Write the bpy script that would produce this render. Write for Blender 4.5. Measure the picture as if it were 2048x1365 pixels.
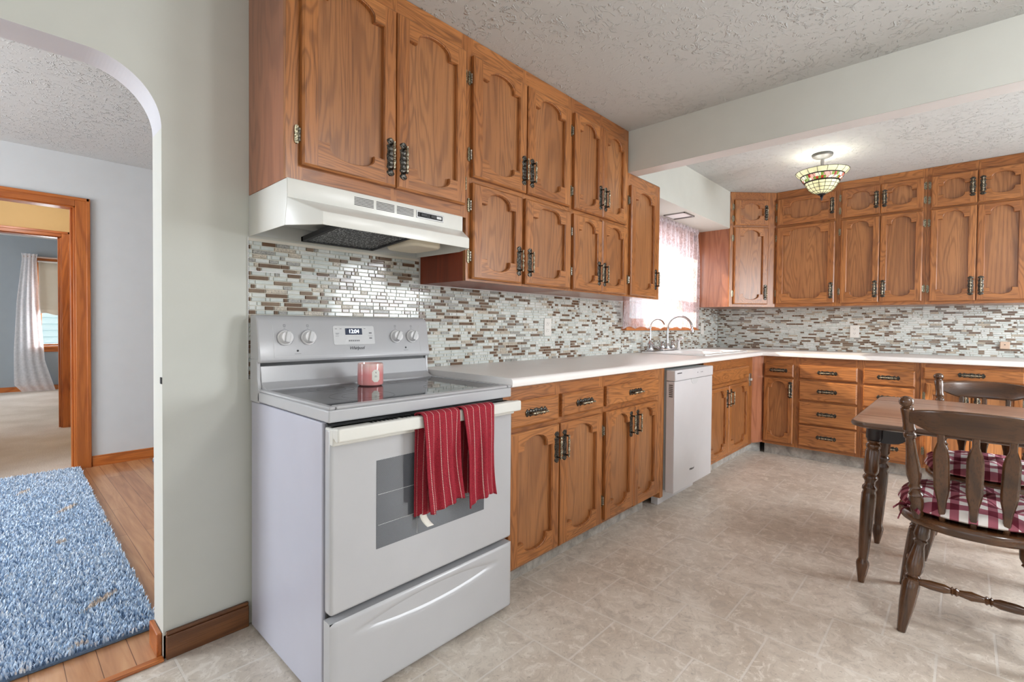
import bpy, bmesh, math, random
from mathutils import Matrix, Vector, Quaternion
random.seed(7)
PI = math.pi
R = math.radians
S = bpy.context.scene
for o in list(bpy.data.objects):
    bpy.data.objects.remove(o)

# ------------------------------------------------------------------ camera
cd = bpy.data.cameras.new('camera')
cam = bpy.data.objects.new('camera', cd)
S.collection.objects.link(cam)
S.camera = cam
F_PX, YAW, PITCH, ROLL = 969.518, R(42.9905), R(-1.00666), R(0.51418)
cd.sensor_fit = 'HORIZONTAL'
cd.sensor_width = 36.0
cd.lens = 36.0 * F_PX / 2048
cd.shift_y = -(682.5 - 669.132) / 2048
cd.clip_start = 0.05
fw = Vector((math.cos(YAW), math.sin(YAW), 0))
rt = Vector((math.sin(YAW), -math.cos(YAW), 0))
up = Vector((0, 0, 1))
f2 = fw * math.cos(PITCH) + up * math.sin(PITCH)
u2 = up * math.cos(PITCH) - fw * math.sin(PITCH)
r3 = rt * math.cos(ROLL) + u2 * math.sin(ROLL)
u3 = u2 * math.cos(ROLL) - rt * math.sin(ROLL)
m = Matrix((r3, u3, -f2)).transposed().to_4x4()
m.translation = (-0.652, -1.963, 1.14)
cam.matrix_world = m

# ------------------------------------------------------------------ world, sun, daylight, added fill lights, exposure
S.view_settings.view_transform = 'Standard'
S.view_settings.look = 'None'
S.view_settings.gamma = 1.0
S.view_settings.exposure = 0.32
S.view_settings.use_curve_mapping = False
S.cycles.use_denoising = True
S.cycles.max_bounces = 8
S.cycles.diffuse_bounces = 5
S.cycles.transparent_max_bounces = 16
S.cycles.sample_clamp_indirect = 6.0
S.cycles.caustics_reflective = False
S.cycles.caustics_refractive = False
w = bpy.data.worlds.new('sky')
S.world = w
w.use_nodes = True
bg = w.node_tree.nodes['Background']
bg.inputs[0].default_value = (0.86, 0.93, 1.0, 1)
bg.inputs[1].default_value = 1.0


def lamp(name, kind, loc, energy, color=(1, 1, 1), d=None, size=None, sy=None, angle=None, radius=None):
    l = bpy.data.lights.new(name, kind)
    l.energy = energy
    l.color = color
    if kind == 'AREA':
        l.shape = 'RECTANGLE'
        l.size = size
        l.size_y = sy
    if angle is not None:
        l.angle = angle
    if radius is not None:
        l.shadow_soft_size = radius
    o = bpy.data.objects.new(name, l)
    S.collection.objects.link(o)
    o.location = loc
    if d is not None:
        o.rotation_euler = Vector(d).to_track_quat('-Z', 'Z').to_euler()
    return o


lamp('sun', 'SUN', (3, 6, 6), 13.0, (1, .88, .70), d=(.75, -1.5, -1.0), angle=R(1.0))
lamp('daylight_sink_window', 'AREA', (3.41, .32, 1.56), 12, (.93, .96, 1), d=(0, -1, -.12), size=1.2, sy=.85)
lamp('daylight_patio_window', 'AREA', (3.1, -4.17, 1.4), 78, (.91, .955, 1), d=(-.2, 1, -.55), size=1.25, sy=1.4)
lamp('fill_right_wall', 'AREA', (-.2, -4.17, 1.3), 2.5, (.87, .935, 1), d=(.25, 1, -.25), size=2.2, sy=1.3)  # added fill light at an invented opening in the right wall
lamp('fill_kitchen', 'POINT', (1.0, -3.0, 2.24), 36, (.97, .98, 1), radius=.16)  # added point fill without a fixture, brightens mid floor and cabinets
lamp('fill_rear', 'AREA', (-2.55, -2.1, 1.45), 5, (.84, .90, 1), d=(1, 0, .0), size=2.6, sy=1.5)  # added fill behind the camera to flatten the lighting, opening invented
lamp('fill_hall', 'AREA', (-2.85, 1.6, 1.4), 74, (.86, .93, 1), d=(1, 0, -.1), size=1.9, sy=1.5)  # added fill that brightens the hall from an invented opening out of view
lamp('daylight_bedroom_window', 'AREA', (.55, 9.3, 1.25), 60, (.93, .97, 1), d=(0, -1, -.1), size=1.3, sy=1.1)
lamp('fill_lobby', 'POINT', (-.5, 4.1, 2.3), 14, (1, .95, .88), radius=.08)  # added point fill for the dim lobby, no fixture there
lamp('fill_bedroom_side', 'AREA', (-3.35, 7.2, 1.4), 55, (.93, .97, 1), d=(1, 0, 0), size=1.6, sy=1.3)  # added second bedroom fill from an unseen opening at the left

# ------------------------------------------------------------------ helpers


def lin(r, g, b):
    f = lambda c: (c / 255) / 12.92 if c / 255 <= .04045 else ((c / 255 + .055) / 1.055) ** 2.4
    return (f(r), f(g), f(b), 1)


class NT:
    def __init__(s, name):
        s.m = bpy.data.materials.new(name)
        s.m.use_nodes = True
        s.t = s.m.node_tree
        s.b = s.t.nodes['Principled BSDF']
        s.out = s.t.nodes['Material Output']

    def n(s, typ, **kw):
        x = s.t.nodes.new(typ)
        for k, v in kw.items():
            if k == 'inp':
                for i, val in v.items():
                    x.inputs[i].default_value = val
            else:
                setattr(x, k, v)
        return x

    def l(s, a, b):
        s.t.links.new(a, b)

    def math(s, op, a, b=None, clamp=False):
        x = s.n('ShaderNodeMath', operation=op, use_clamp=clamp)
        for i, v in enumerate((a, b)):
            if v is None:
                continue
            if isinstance(v, (int, float)):
                x.inputs[i].default_value = v
            else:
                s.l(v, x.inputs[i])
        return x.outputs[0]

    def noise(s, vec, scale, detail=2, rough=.5, dist=0):
        x = s.n('ShaderNodeTexNoise', inp={'Scale': scale, 'Detail': detail, 'Roughness': rough, 'Distortion': dist})
        if vec is not None:
            s.l(vec, x.inputs['Vector'])
        return x.outputs['Fac']

    def ramp(s, fac, stops, interp='LINEAR'):
        x = s.n('ShaderNodeValToRGB')
        x.color_ramp.interpolation = interp
        e = x.color_ramp.elements
        while len(e) < len(stops):
            e.new(.5)
        for i, (p, c) in enumerate(stops):
            e[i].position = p
            e[i].color = c
        s.l(fac, x.inputs[0])
        return x.outputs[0]

    def mapping(s, vec, scale=(1, 1, 1), loc=(0, 0, 0), rot=(0, 0, 0)):
        x = s.n('ShaderNodeMapping', inp={'Scale': scale, 'Location': loc, 'Rotation': rot})
        s.l(vec, x.inputs['Vector'])
        return x.outputs[0]

    def mix(s, fac, a, b, mode='MIX'):
        x = s.n('ShaderNodeMix', data_type='RGBA', blend_type=mode)
        if isinstance(fac, (int, float)):
            x.inputs[0].default_value = fac
        else:
            s.l(fac, x.inputs[0])
        for i, v in ((6, a), (7, b)):
            if isinstance(v, tuple):
                x.inputs[i].default_value = v
            else:
                s.l(v, x.inputs[i])
        return x.outputs[2]

    def bump(s, h, strength=.3, dist=.01):
        x = s.n('ShaderNodeBump', inp={'Strength': strength, 'Distance': dist})
        s.l(h, x.inputs['Height'])
        s.l(x.outputs[0], s.b.inputs['Normal'])

    def obj(s, rand=True):
        tc = s.n('ShaderNodeTexCoord')
        if not rand:
            return tc.outputs['Object']
        oi = s.n('ShaderNodeObjectInfo')
        v = s.n('ShaderNodeVectorMath', operation='MULTIPLY_ADD')
        s.l(oi.outputs['Random'], v.inputs[0])
        v.inputs[1].default_value = (7.3, 5.1, 9.7)
        s.l(tc.outputs['Object'], v.inputs[2])
        return v.outputs[0]

    def pos(s):
        return s.n('ShaderNodeNewGeometry').outputs['Position']


def plain(name, col, rough=.5, metal=0.0, bumpn=None, spec=.5, coat=0, emit=None):
    t = NT(name)
    t.b.inputs['Base Color'].default_value = col
    t.b.inputs['Roughness'].default_value = rough
    t.b.inputs['Metallic'].default_value = metal
    t.b.inputs['Specular IOR Level'].default_value = spec
    if coat:
        t.b.inputs['Coat Weight'].default_value = coat
        t.b.inputs['Coat Roughness'].default_value = .12
    if emit:
        t.b.inputs['Emission Color'].default_value = emit[0]
        t.b.inputs['Emission Strength'].default_value = emit[1]
    n = t.noise(t.obj(), 9, 2)
    c = t.mix(.07, col, t.ramp(n, [(.3, tuple(x * .6 for x in col[:3]) + (1,)), (.7, col)]))
    t.l(c, t.b.inputs['Base Color'])
    if bumpn:
        t.bump(t.noise(t.obj(), bumpn[0], 3), bumpn[1], .004)
    return t.m


def wood(name, axis, light, mid, dark, rough=.36, scale=1.0, grain=1.0, coat=.16, amt=.55):
    t = NT(name)
    v = t.obj()
    ai = 'xyz'.index(axis)
    k = [1.0, 1.0, 1.0]
    k[ai] = .13
    st = t.mapping(v, tuple(q * 5.5 * scale for q in k))
    n1 = t.noise(st, 1.0, 2, .45, .6)
    rings = t.math('SINE', t.math('MULTIPLY', n1, 95 * grain))
    rings = t.math('MULTIPLY_ADD', rings, .5)
    rings.node.inputs[2].default_value = .5
    k[ai] = .03
    fine = t.noise(t.mapping(v, tuple(q * 210 for q in k)), 1.0, 2, .6)
    k[ai] = .25
    broad = t.noise(t.mapping(v, tuple(q * 3.2 for q in k)), 1.0, 2)
    c1 = t.ramp(broad, [(.3, mid), (.72, light)])
    ringm = t.ramp(rings, [(.0, (0, 0, 0, 1)), (.55, (.16 * amt, .16 * amt, .16 * amt, 1)), (1, (amt, amt, amt, 1))])
    c2 = t.mix(ringm, c1, dark)
    pores = t.ramp(fine, [(.28, (.6, .6, .6, 1)), (.5, (0, 0, 0, 1))])
    c3 = t.mix(pores, c2, dark)
    t.l(c3, t.b.inputs['Base Color'])
    t.b.inputs['Roughness'].default_value = rough
    t.b.inputs['Coat Weight'].default_value = coat
    t.b.inputs['Coat Roughness'].default_value = .22
    t.bump(fine, .12, .002)
    return t.m


M = {}
OAK = (lin(186, 122, 68), lin(158, 97, 50), lin(88, 50, 25))
for ax in 'xyz':
    M['oak_' + ax] = wood('oak_' + ax, ax, *OAK, scale=1.9, amt=.46)
    if ax == 'z':
        M['oak_panel'] = wood('oak_plywood_panel', ax, lin(178, 122, 76), lin(154, 100, 59), lin(102, 64, 40), rough=.34, scale=.8, grain=1.5, coat=.22, amt=.44)
    M['trim_' + ax] = wood('orange_trim_' + ax, ax, lin(206, 126, 62), lin(182, 102, 44), lin(140, 70, 28), grain=.5)
    M['walnut_' + ax] = wood('walnut_' + ax, ax, lin(104, 68, 40), lin(80, 51, 29), lin(46, 29, 18), rough=.24, grain=.4, coat=.5)
M['base_trim'] = wood('dark_base_trim', 'x', lin(140, 92, 54), lin(116, 72, 40), lin(78, 44, 24), grain=.5)
M['oak_flat'] = wood('oak_veneer', 'z', lin(180, 118, 86), lin(160, 100, 70), lin(130, 76, 52), grain=.6, rough=.3, coat=.4)
M['red_side'] = wood('red_veneer', 'z', lin(150, 66, 30), lin(130, 52, 24), lin(104, 40, 18), grain=.25, rough=.42)
M['reveal_shade'] = plain('arch_reveal_shade', lin(206, 206, 212), .6)  # lavender-gray tint puts the shade under the arch into the colour
M['wall'] = plain('wall_paint', lin(206, 207, 200), .75, bumpn=(60, .05))
M['hallwall'] = plain('hall_wall_paint', lin(206, 208, 210), .75)
M['white_trim'] = plain('white_paint', lin(225, 224, 224), .5)
M['tanwall'] = plain('tan_wall_paint', lin(214, 186, 136), .75)
M['bluewall'] = plain('blue_gray_wall_paint', lin(150, 163, 175), .75)


def ceiling_mat():
    t = NT('stomped_ceiling')
    v = t.pos()
    w1 = t.noise(t.mapping(v, (1, 1, 1)), 11, 3, .6, 1.8)
    rid = t.math('ABSOLUTE', t.math('SUBTRACT', w1, .5))
    rid = t.ramp(rid, [(0, (1, 1, 1, 1)), (.05, (0, 0, 0, 1))])
    br = t.noise(v, 34, 2, .6, .6)
    brm = t.ramp(br, [(.47, (0, 0, 0, 1)), (.62, (1, 1, 1, 1))])
    patch = t.ramp(t.noise(v, 2.6, 2), [(.35, (.2, .2, .2, 1)), (.6, (1, 1, 1, 1))])
    h = t.math('MULTIPLY', t.math('MULTIPLY', rid, brm), patch)
    t.b.inputs['Base Color'].default_value = lin(203, 206, 206)
    t.b.inputs['Roughness'].default_value = .8
    t.bump(h, .7, .010)
    return t.m


M['ceiling'] = ceiling_mat()


def floor_mat():
    t = NT('stone_look_vinyl')
    v = t.pos()
    # brick columns run along Y: swap axes so that rows follow X
    mp = t.mapping(v, (1, 1, 1), (-.987, .69, 0))
    sx = t.n('ShaderNodeSeparateXYZ')
    t.l(mp, sx.inputs[0])
    cx = t.n('ShaderNodeCombineXYZ')
    t.l(sx.outputs[1], cx.inputs[0])
    t.l(sx.outputs[0], cx.inputs[1])
    bk = t.n('ShaderNodeTexBrick', offset=.5, inp={'Scale': 1.0, 'Mortar Size': .0040, 'Mortar Smooth': .15, 'Brick Width': .306, 'Row Height': .306, 'Bias': 0, 'Color1': (.42, .42, .42, 1), 'Color2': (.58, .58, .58, 1)})
    t.l(cx.outputs[0], bk.inputs['Vector'])
    n1 = t.noise(v, 3.2, 5, .62, .5)
    n2 = t.noise(v, 17, 9, .74, .9)
    n3 = t.noise(v, 75, 5, .75)
    base = t.ramp(n1, [(.3, lin(198, 184, 168)), (.5, lin(212, 200, 186)), (.7, lin(224, 214, 201))])
    b2 = t.mix(t.ramp(n2, [(.40, (.6, .6, .6, 1)), (.47, (0, 0, 0, 1))]), base, lin(186, 174, 162))
    b3 = t.mix(t.ramp(n2, [(.53, (0, 0, 0, 1)), (.60, (.8, .8, .8, 1))]), b2, lin(234, 225, 214))
    b4 = t.mix(t.ramp(n3, [(.34, (.65, .65, .65, 1)), (.41, (0, 0, 0, 1))]), b3, lin(140, 128, 118))
    tone = t.mix(1.0, b4, bk.outputs['Color'], 'SOFT_LIGHT')
    c = t.mix(t.math('MULTIPLY', bk.outputs['Fac'], .62), t.mix(.3, b4, tone), lin(234, 228, 220))
    t.l(c, t.b.inputs['Base Color'])
    t.b.inputs['Roughness'].default_value = .38
    h = t.math('SUBTRACT', t.math('MULTIPLY', n2, .25), bk.outputs['Fac'])
    t.bump(h, .4, .004)
    return t.m


M['floor'] = floor_mat()


def vinyl_base():
    t = NT('gray_vinyl_toe')
    v = t.pos()
    n2 = t.noise(v, 15, 5, .7, .5)
    c = t.ramp(n2, [(.35, lin(140, 136, 130)), (.5, lin(168, 164, 158)), (.65, lin(190, 187, 181))])
    t.l(c, t.b.inputs['Base Color'])
    t.b.inputs['Roughness'].default_value = .45
    return t.m


M['toe'] = vinyl_base()


def plank_mat():
    t = NT('fir_planks')
    v = t.pos()
    mp = t.mapping(v, (1, 1, 1), (0, 0, 0), (0, 0, R(90)))
    bk = t.n('ShaderNodeTexBrick', offset=.37, inp={'Scale': 1.0, 'Mortar Size': .0012, 'Brick Width': 1.3, 'Row Height': .083, 'Color1': (.36, .36, .36, 1), 'Color2': (.64, .64, .64, 1), 'Mortar': (.1, .1, .1, 1)})
    t.l(mp, bk.inputs['Vector'])
    g = t.noise(t.mapping(v, (26, 2.0, 1)), 1.0, 3, .6, .5)
    c = t.ramp(g, [(.3, lin(166, 112, 74)), (.55, lin(192, 138, 96)), (.75, lin(208, 158, 114))])
    c2 = t.mix(.85, c, bk.outputs['Color'], 'SOFT_LIGHT')
    c3 = t.mix(t.math('MULTIPLY', bk.outputs['Fac'], .8), c2, lin(96, 56, 30))
    t.l(c3, t.b.inputs['Base Color'])
    t.b.inputs['Roughness'].default_value = .3
    t.b.inputs['Coat Weight'].default_value = .3
    return t.m


M['planks'] = plank_mat()


def carpet_mat(name, c1, c2):
    t = NT(name)
    v = t.pos()
    n = t.noise(v, 140, 3, .7)
    b = t.noise(v, 2.2, 3)
    c = t.mix(.5, t.ramp(n, [(.3, c1), (.7, c2)]), t.ramp(b, [(.35, c1), (.65, c2)]))
    t.l(c, t.b.inputs['Base Color'])
    t.b.inputs['Roughness'].default_value = .95
    t.bump(n, .8, .01)
    return t.m


M['carpet'] = carpet_mat('beige_carpet', lin(190, 178, 166), lin(222, 214, 206))
M['rugbase'] = carpet_mat('rug_backing', lin(84, 106, 136), lin(112, 136, 166))


def rug_pile():
    t = NT('blue_shag')
    v = t.pos()
    at = t.n('ShaderNodeAttribute', attribute_name='tuft')
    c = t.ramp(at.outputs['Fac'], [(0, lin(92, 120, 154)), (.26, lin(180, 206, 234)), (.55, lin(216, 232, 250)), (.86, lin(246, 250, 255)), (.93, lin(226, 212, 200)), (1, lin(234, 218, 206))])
    t.l(c, t.b.inputs['Base Color'])
    t.b.inputs['Roughness'].default_value = .85
    return t.m


M['shag'] = rug_pile()
M['counter'] = plain('laminate_counter', lin(244, 240, 237), .33, spec=.5)
M['white_enamel'] = plain('white_enamel', lin(187, 187, 190), .24, spec=.5, coat=.1)
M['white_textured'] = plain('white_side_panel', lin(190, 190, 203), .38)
M['cream_enamel'] = plain('cream_enamel', lin(226, 225, 219), .3)
M['dishwasher_white'] = plain('dishwasher_white', lin(212, 210, 212), .3)
M['white_plastic'] = plain('white_plastic', lin(228, 227, 228), .35)
M['gray_inner'] = plain('gray_inner_metal', lin(196, 199, 198), .5)
M['black'] = plain('black_gap', lin(18, 18, 20), .4)
M['dark_rubber'] = plain('dark_rubber', lin(34, 34, 36), .6)
M['glass_top'] = plain('ceramic_glass', lin(26, 27, 30), .05, spec=.55)
M['burner_ring'] = plain('burner_ring_print', lin(78, 80, 84), .12)
M['chrome'] = plain('chrome', lin(210, 212, 216), .08, 1.0)
M['steel'] = plain('brushed_nickel', lin(168, 166, 164), .3, 1.0)
M['porcelain'] = plain('porcelain', lin(240, 240, 240), .14, coat=.4)
M['knob_gray'] = plain('knob_gray', lin(205, 205, 206), .35)
M['print'] = plain('gray_print', lin(120, 120, 124), .5)
M['print_dark'] = plain('dark_print', lin(66, 66, 70), .5)
M['display'] = plain('display_blue', lin(34, 46, 74), .15)
M['digits'] = plain('lit_digits', lin(225, 235, 255), .4, emit=((.8, .9, 1, 1), 2.2))
M['ivory'] = plain('ivory_plate', lin(232, 230, 224), .4)
M['beige_plate'] = plain('beige_plate', lin(214, 186, 164), .45)
M['slot'] = plain('slot_dark', lin(70, 66, 64), .5)
M['paper'] = plain('paper_label', lin(240, 236, 226), .7)
M['shade_cloth'] = plain('roller_cloth', lin(214, 208, 194), .9)
M['table_top'] = wood('table_laminate', 'y', lin(190, 150, 126), lin(176, 134, 110), lin(150, 108, 86), grain=.35, rough=.3, coat=.35)
M['table_edge'] = wood('table_edge', 'y', lin(104, 76, 56), lin(84, 58, 42), lin(58, 40, 30), rough=.3)
M['table_apron'] = plain('table_dark_paint', lin(52, 46, 46), .35)


def brass(name, c1, c2):
    t = NT(name)
    n = t.noise(t.obj(), 240, 3, .6)
    c = t.ramp(n, [(.4, c1), (.62, c2)])
    t.l(c, t.b.inputs['Base Color'])
    t.b.inputs['Metallic'].default_value = .85
    t.b.inputs['Roughness'].default_value = .28
    t.bump(n, .4, .002)
    return t.m


M['bronze'] = brass('antique_bronze', lin(34, 33, 34), lin(104, 98, 88))
M['brass'] = brass('rubbed_brass', lin(74, 68, 58), lin(206, 196, 170))
M['hinge'] = brass('antique_hinge', lin(60, 56, 46), lin(190, 180, 150))
M['pewter'] = brass('pewter', lin(126, 122, 110), lin(206, 202, 190))


def glass_pane():
    t = NT('window_glass')
    tr = t.n('ShaderNodeBsdfTransparent')
    gl = t.n('ShaderNodeBsdfGlossy', inp={'Roughness': .02})
    mx = t.n('ShaderNodeMixShader', inp={0: .06})
    t.l(tr.outputs[0], mx.inputs[1])
    t.l(gl.outputs[0], mx.inputs[2])
    t.l(mx.outputs[0], t.out.inputs[0])
    return t.m


M['pane'] = glass_pane()


def cloth_sheer(name, col, lo, hi, lace=False, scale=40):
    t = NT(name)
    v = t.obj(False)
    df = t.n('ShaderNodeBsdfDiffuse', inp={0: col})
    tl = t.n('ShaderNodeBsdfTranslucent', inp={0: col})
    tr = t.n('ShaderNodeBsdfTransparent')
    a = t.n('ShaderNodeMixShader', inp={0: .55})
    t.l(df.outputs[0], a.inputs[1])
    t.l(tl.outputs[0], a.inputs[2])
    b = t.n('ShaderNodeMixShader')
    if lace:
        n = t.noise(t.mapping(v, (1, 1, .45)), scale, 3, .6, 1.2)
        vo = t.n('ShaderNodeTexVoronoi', inp={'Scale': 7.0})
        t.l(v, vo.inputs['Vector'])
        fl = t.ramp(vo.outputs['Distance'], [(.22, (1, 1, 1, 1)), (.42, (0, 0, 0, 1))])
        f = t.math('MAXIMUM', t.ramp(n, [(.4, (lo, lo, lo, 1)), (.6, (hi, hi, hi, 1))]), t.math('MULTIPLY', fl, hi))
    else:
        n = t.noise(v, scale, 2)
        f = t.ramp(n, [(.3, (lo, lo, lo, 1)), (.7, (hi, hi, hi, 1))])
    t.l(f, b.inputs[0])
    t.l(tr.outputs[0], b.inputs[1])
    t.l(a.outputs[0], b.inputs[2])
    t.l(b.outputs[0], t.out.inputs[0])
    return t.m


M['lace'] = cloth_sheer('white_lace', lin(226, 218, 224), .46, .86, True, 80)
M['sheer'] = cloth_sheer('white_sheer', lin(248, 248, 252), .74, .88)


def towel_mat():
    t = NT('red_striped_terry')
    uv = t.n('ShaderNodeTexCoord').outputs['UV']
    sx = t.n('ShaderNodeSeparateXYZ')
    t.l(uv, sx.inputs[0])
    u = t.math('FRACT', t.math('MULTIPLY', sx.outputs[0], 1.0))
    st = t.math('LESS_THAN', t.math('ABSOLUTE', t.math('SUBTRACT', u, .5)), .034)
    da = t.math('LESS_THAN', t.math('FRACT', t.math('MULTIPLY', sx.outputs[1], 1.0)), .68)
    stitch = t.math('MULTIPLY', st, da)
    n = t.noise(t.obj(False), 420, 2, .7)
    red = t.ramp(n, [(.3, lin(120, 20, 36)), (.7, lin(186, 44, 62))])
    c = t.mix(stitch, red, lin(236, 214, 206))
    t.l(c, t.b.inputs['Base Color'])
    t.b.inputs['Roughness'].default_value = .95
    t.bump(n, .7, .004)
    return t.m


M['towel'] = towel_mat()


def gingham():
    t = NT('burgundy_gingham')
    uv = t.n('ShaderNodeTexCoord').outputs['UV']
    sx = t.n('ShaderNodeSeparateXYZ')
    t.l(uv, sx.inputs[0])
    a = t.math('LESS_THAN', t.math('FRACT', sx.outputs[0]), .5)
    b = t.math('LESS_THAN', t.math('FRACT', sx.outputs[1]), .5)
    s = t.math('MULTIPLY', t.math('ADD', a, b), .5)
    c = t.ramp(s, [(0, lin(238, 232, 228)), (.4, lin(164, 92, 106)), (.75, lin(104, 20, 42))], 'CONSTANT')
    t.l(c, t.b.inputs['Base Color'])
    t.b.inputs['Roughness'].default_value = .9
    t.bump(t.noise(uv, 60, 2), .2, .003)
    return t.m


M['gingham'] = gingham()


def candle_glass():
    t = NT('pink_candle_glass')
    sx = t.n('ShaderNodeSeparateXYZ')
    t.l(t.obj(False), sx.inputs[0])
    c = t.ramp(t.math('MULTIPLY', sx.outputs[2], 11.5), [(.0, lin(236, 160, 158)), (.5, lin(236, 148, 148)), (.8, lin(236, 176, 172)), (1, lin(232, 196, 190))])
    t.l(c, t.b.inputs['Base Color'])
    t.b.inputs['Roughness'].default_value = .12
    t.b.inputs['Subsurface Weight'].default_value = .25
    t.b.inputs['Subsurface Radius'].default_value = (.02, .01, .01)
    t.b.inputs['Coat Weight'].default_value = .6
    return t.m


M['candle'] = candle_glass()


def oven_window():
    t = NT('oven_window_mesh')
    v = t.mapping(t.obj(False), (1, 1, 1), (0, 0, 0), (0, R(18), 0))
    sx = t.n('ShaderNodeSeparateXYZ')
    t.l(v, sx.inputs[0])
    a = t.math('LESS_THAN', t.math('FRACT', t.math('MULTIPLY', sx.outputs[2], 300)), .5)
    c = t.mix(a, lin(66, 70, 76), lin(112, 116, 122))
    t.l(c, t.b.inputs['Base Color'])
    t.b.inputs['Roughness'].default_value = .12
    t.b.inputs['Coat Weight'].default_value = .4
    return t.m


M['oven_window'] = oven_window()


def filter_mat():
    t = NT('aluminium_mesh')
    v = t.mapping(t.obj(False), (1, 1, 1), (0, 0, 0), (0, 0, R(30)))
    ch = t.n('ShaderNodeTexVoronoi', inp={'Scale': 125.0})
    t.l(v, ch.inputs['Vector'])
    c = t.ramp(ch.outputs['Distance'], [(.12, lin(226, 228, 230)), (.45, lin(40, 42, 46))])
    t.l(c, t.b.inputs['Base Color'])
    t.b.inputs['Metallic'].default_value = .6
    t.b.inputs['Roughness'].default_value = .35
    t.bump(ch.outputs['Distance'], .8, .004)
    return t.m


M['filter'] = filter_mat()


def tile_mats():
    L = []
    for nm, c, r, stone in (('tile_pale_glass', (208, 214, 211), .10, 0), ('tile_white_glass', (220, 223, 220), .10, 0), ('tile_brown_glass', (112, 88, 70), .12, 0),
                            ('tile_taupe_glass', (136, 116, 98), .12, 0), ('tile_gray_marble', (172, 170, 164), .3, 1), ('tile_beige_marble', (206, 194, 176), .3, 1)):
        t = NT(nm)
        base = lin(*c)
        dk = tuple(x * (.45 if stone else .88) for x in base[:3]) + (1,)
        n = t.noise(t.pos(), 160 if stone else 12, 4, .7, 1.0)
        t.l(t.ramp(n, [(.38, dk), (.6, base)]), t.b.inputs['Base Color'])
        t.b.inputs['Roughness'].default_value = r
        if not stone:
            t.b.inputs['Specular IOR Level'].default_value = .6
        L.append(t.m)
    L.append(plain('tile_grout', lin(226, 220, 208), .8))
    return L


TILES = tile_mats()


def shade_glass(name, c):
    t = NT(name)
    t.b.inputs['Roughness'].default_value = .25
    n = t.noise(t.obj(False), 30, 3)
    col = t.ramp(n, [(.3, tuple(x * .8 for x in lin(*c)[:3]) + (1,)), (.7, lin(*c))])
    t.l(col, t.b.inputs['Base Color'])
    tl = t.n('ShaderNodeBsdfTranslucent')
    t.l(col, tl.inputs[0])
    mx = t.n('ShaderNodeMixShader', inp={0: .22})
    t.l(t.b.outputs[0], mx.inputs[1])
    t.l(tl.outputs[0], mx.inputs[2])
    t.l(mx.outputs[0], t.out.inputs[0])
    return t.m


SH = [shade_glass('art_glass_cream', (238, 240, 200)), shade_glass('art_glass_green', (120, 150, 70)), shade_glass('art_glass_red', (176, 60, 44)),
      shade_glass('art_glass_pink', (226, 176, 168)), shade_glass('art_glass_clear', (236, 232, 214)), plain('lead_came', lin(60, 56, 54), .4, .7)]

# ------------------------------------------------------------------ mesh builder


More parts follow.
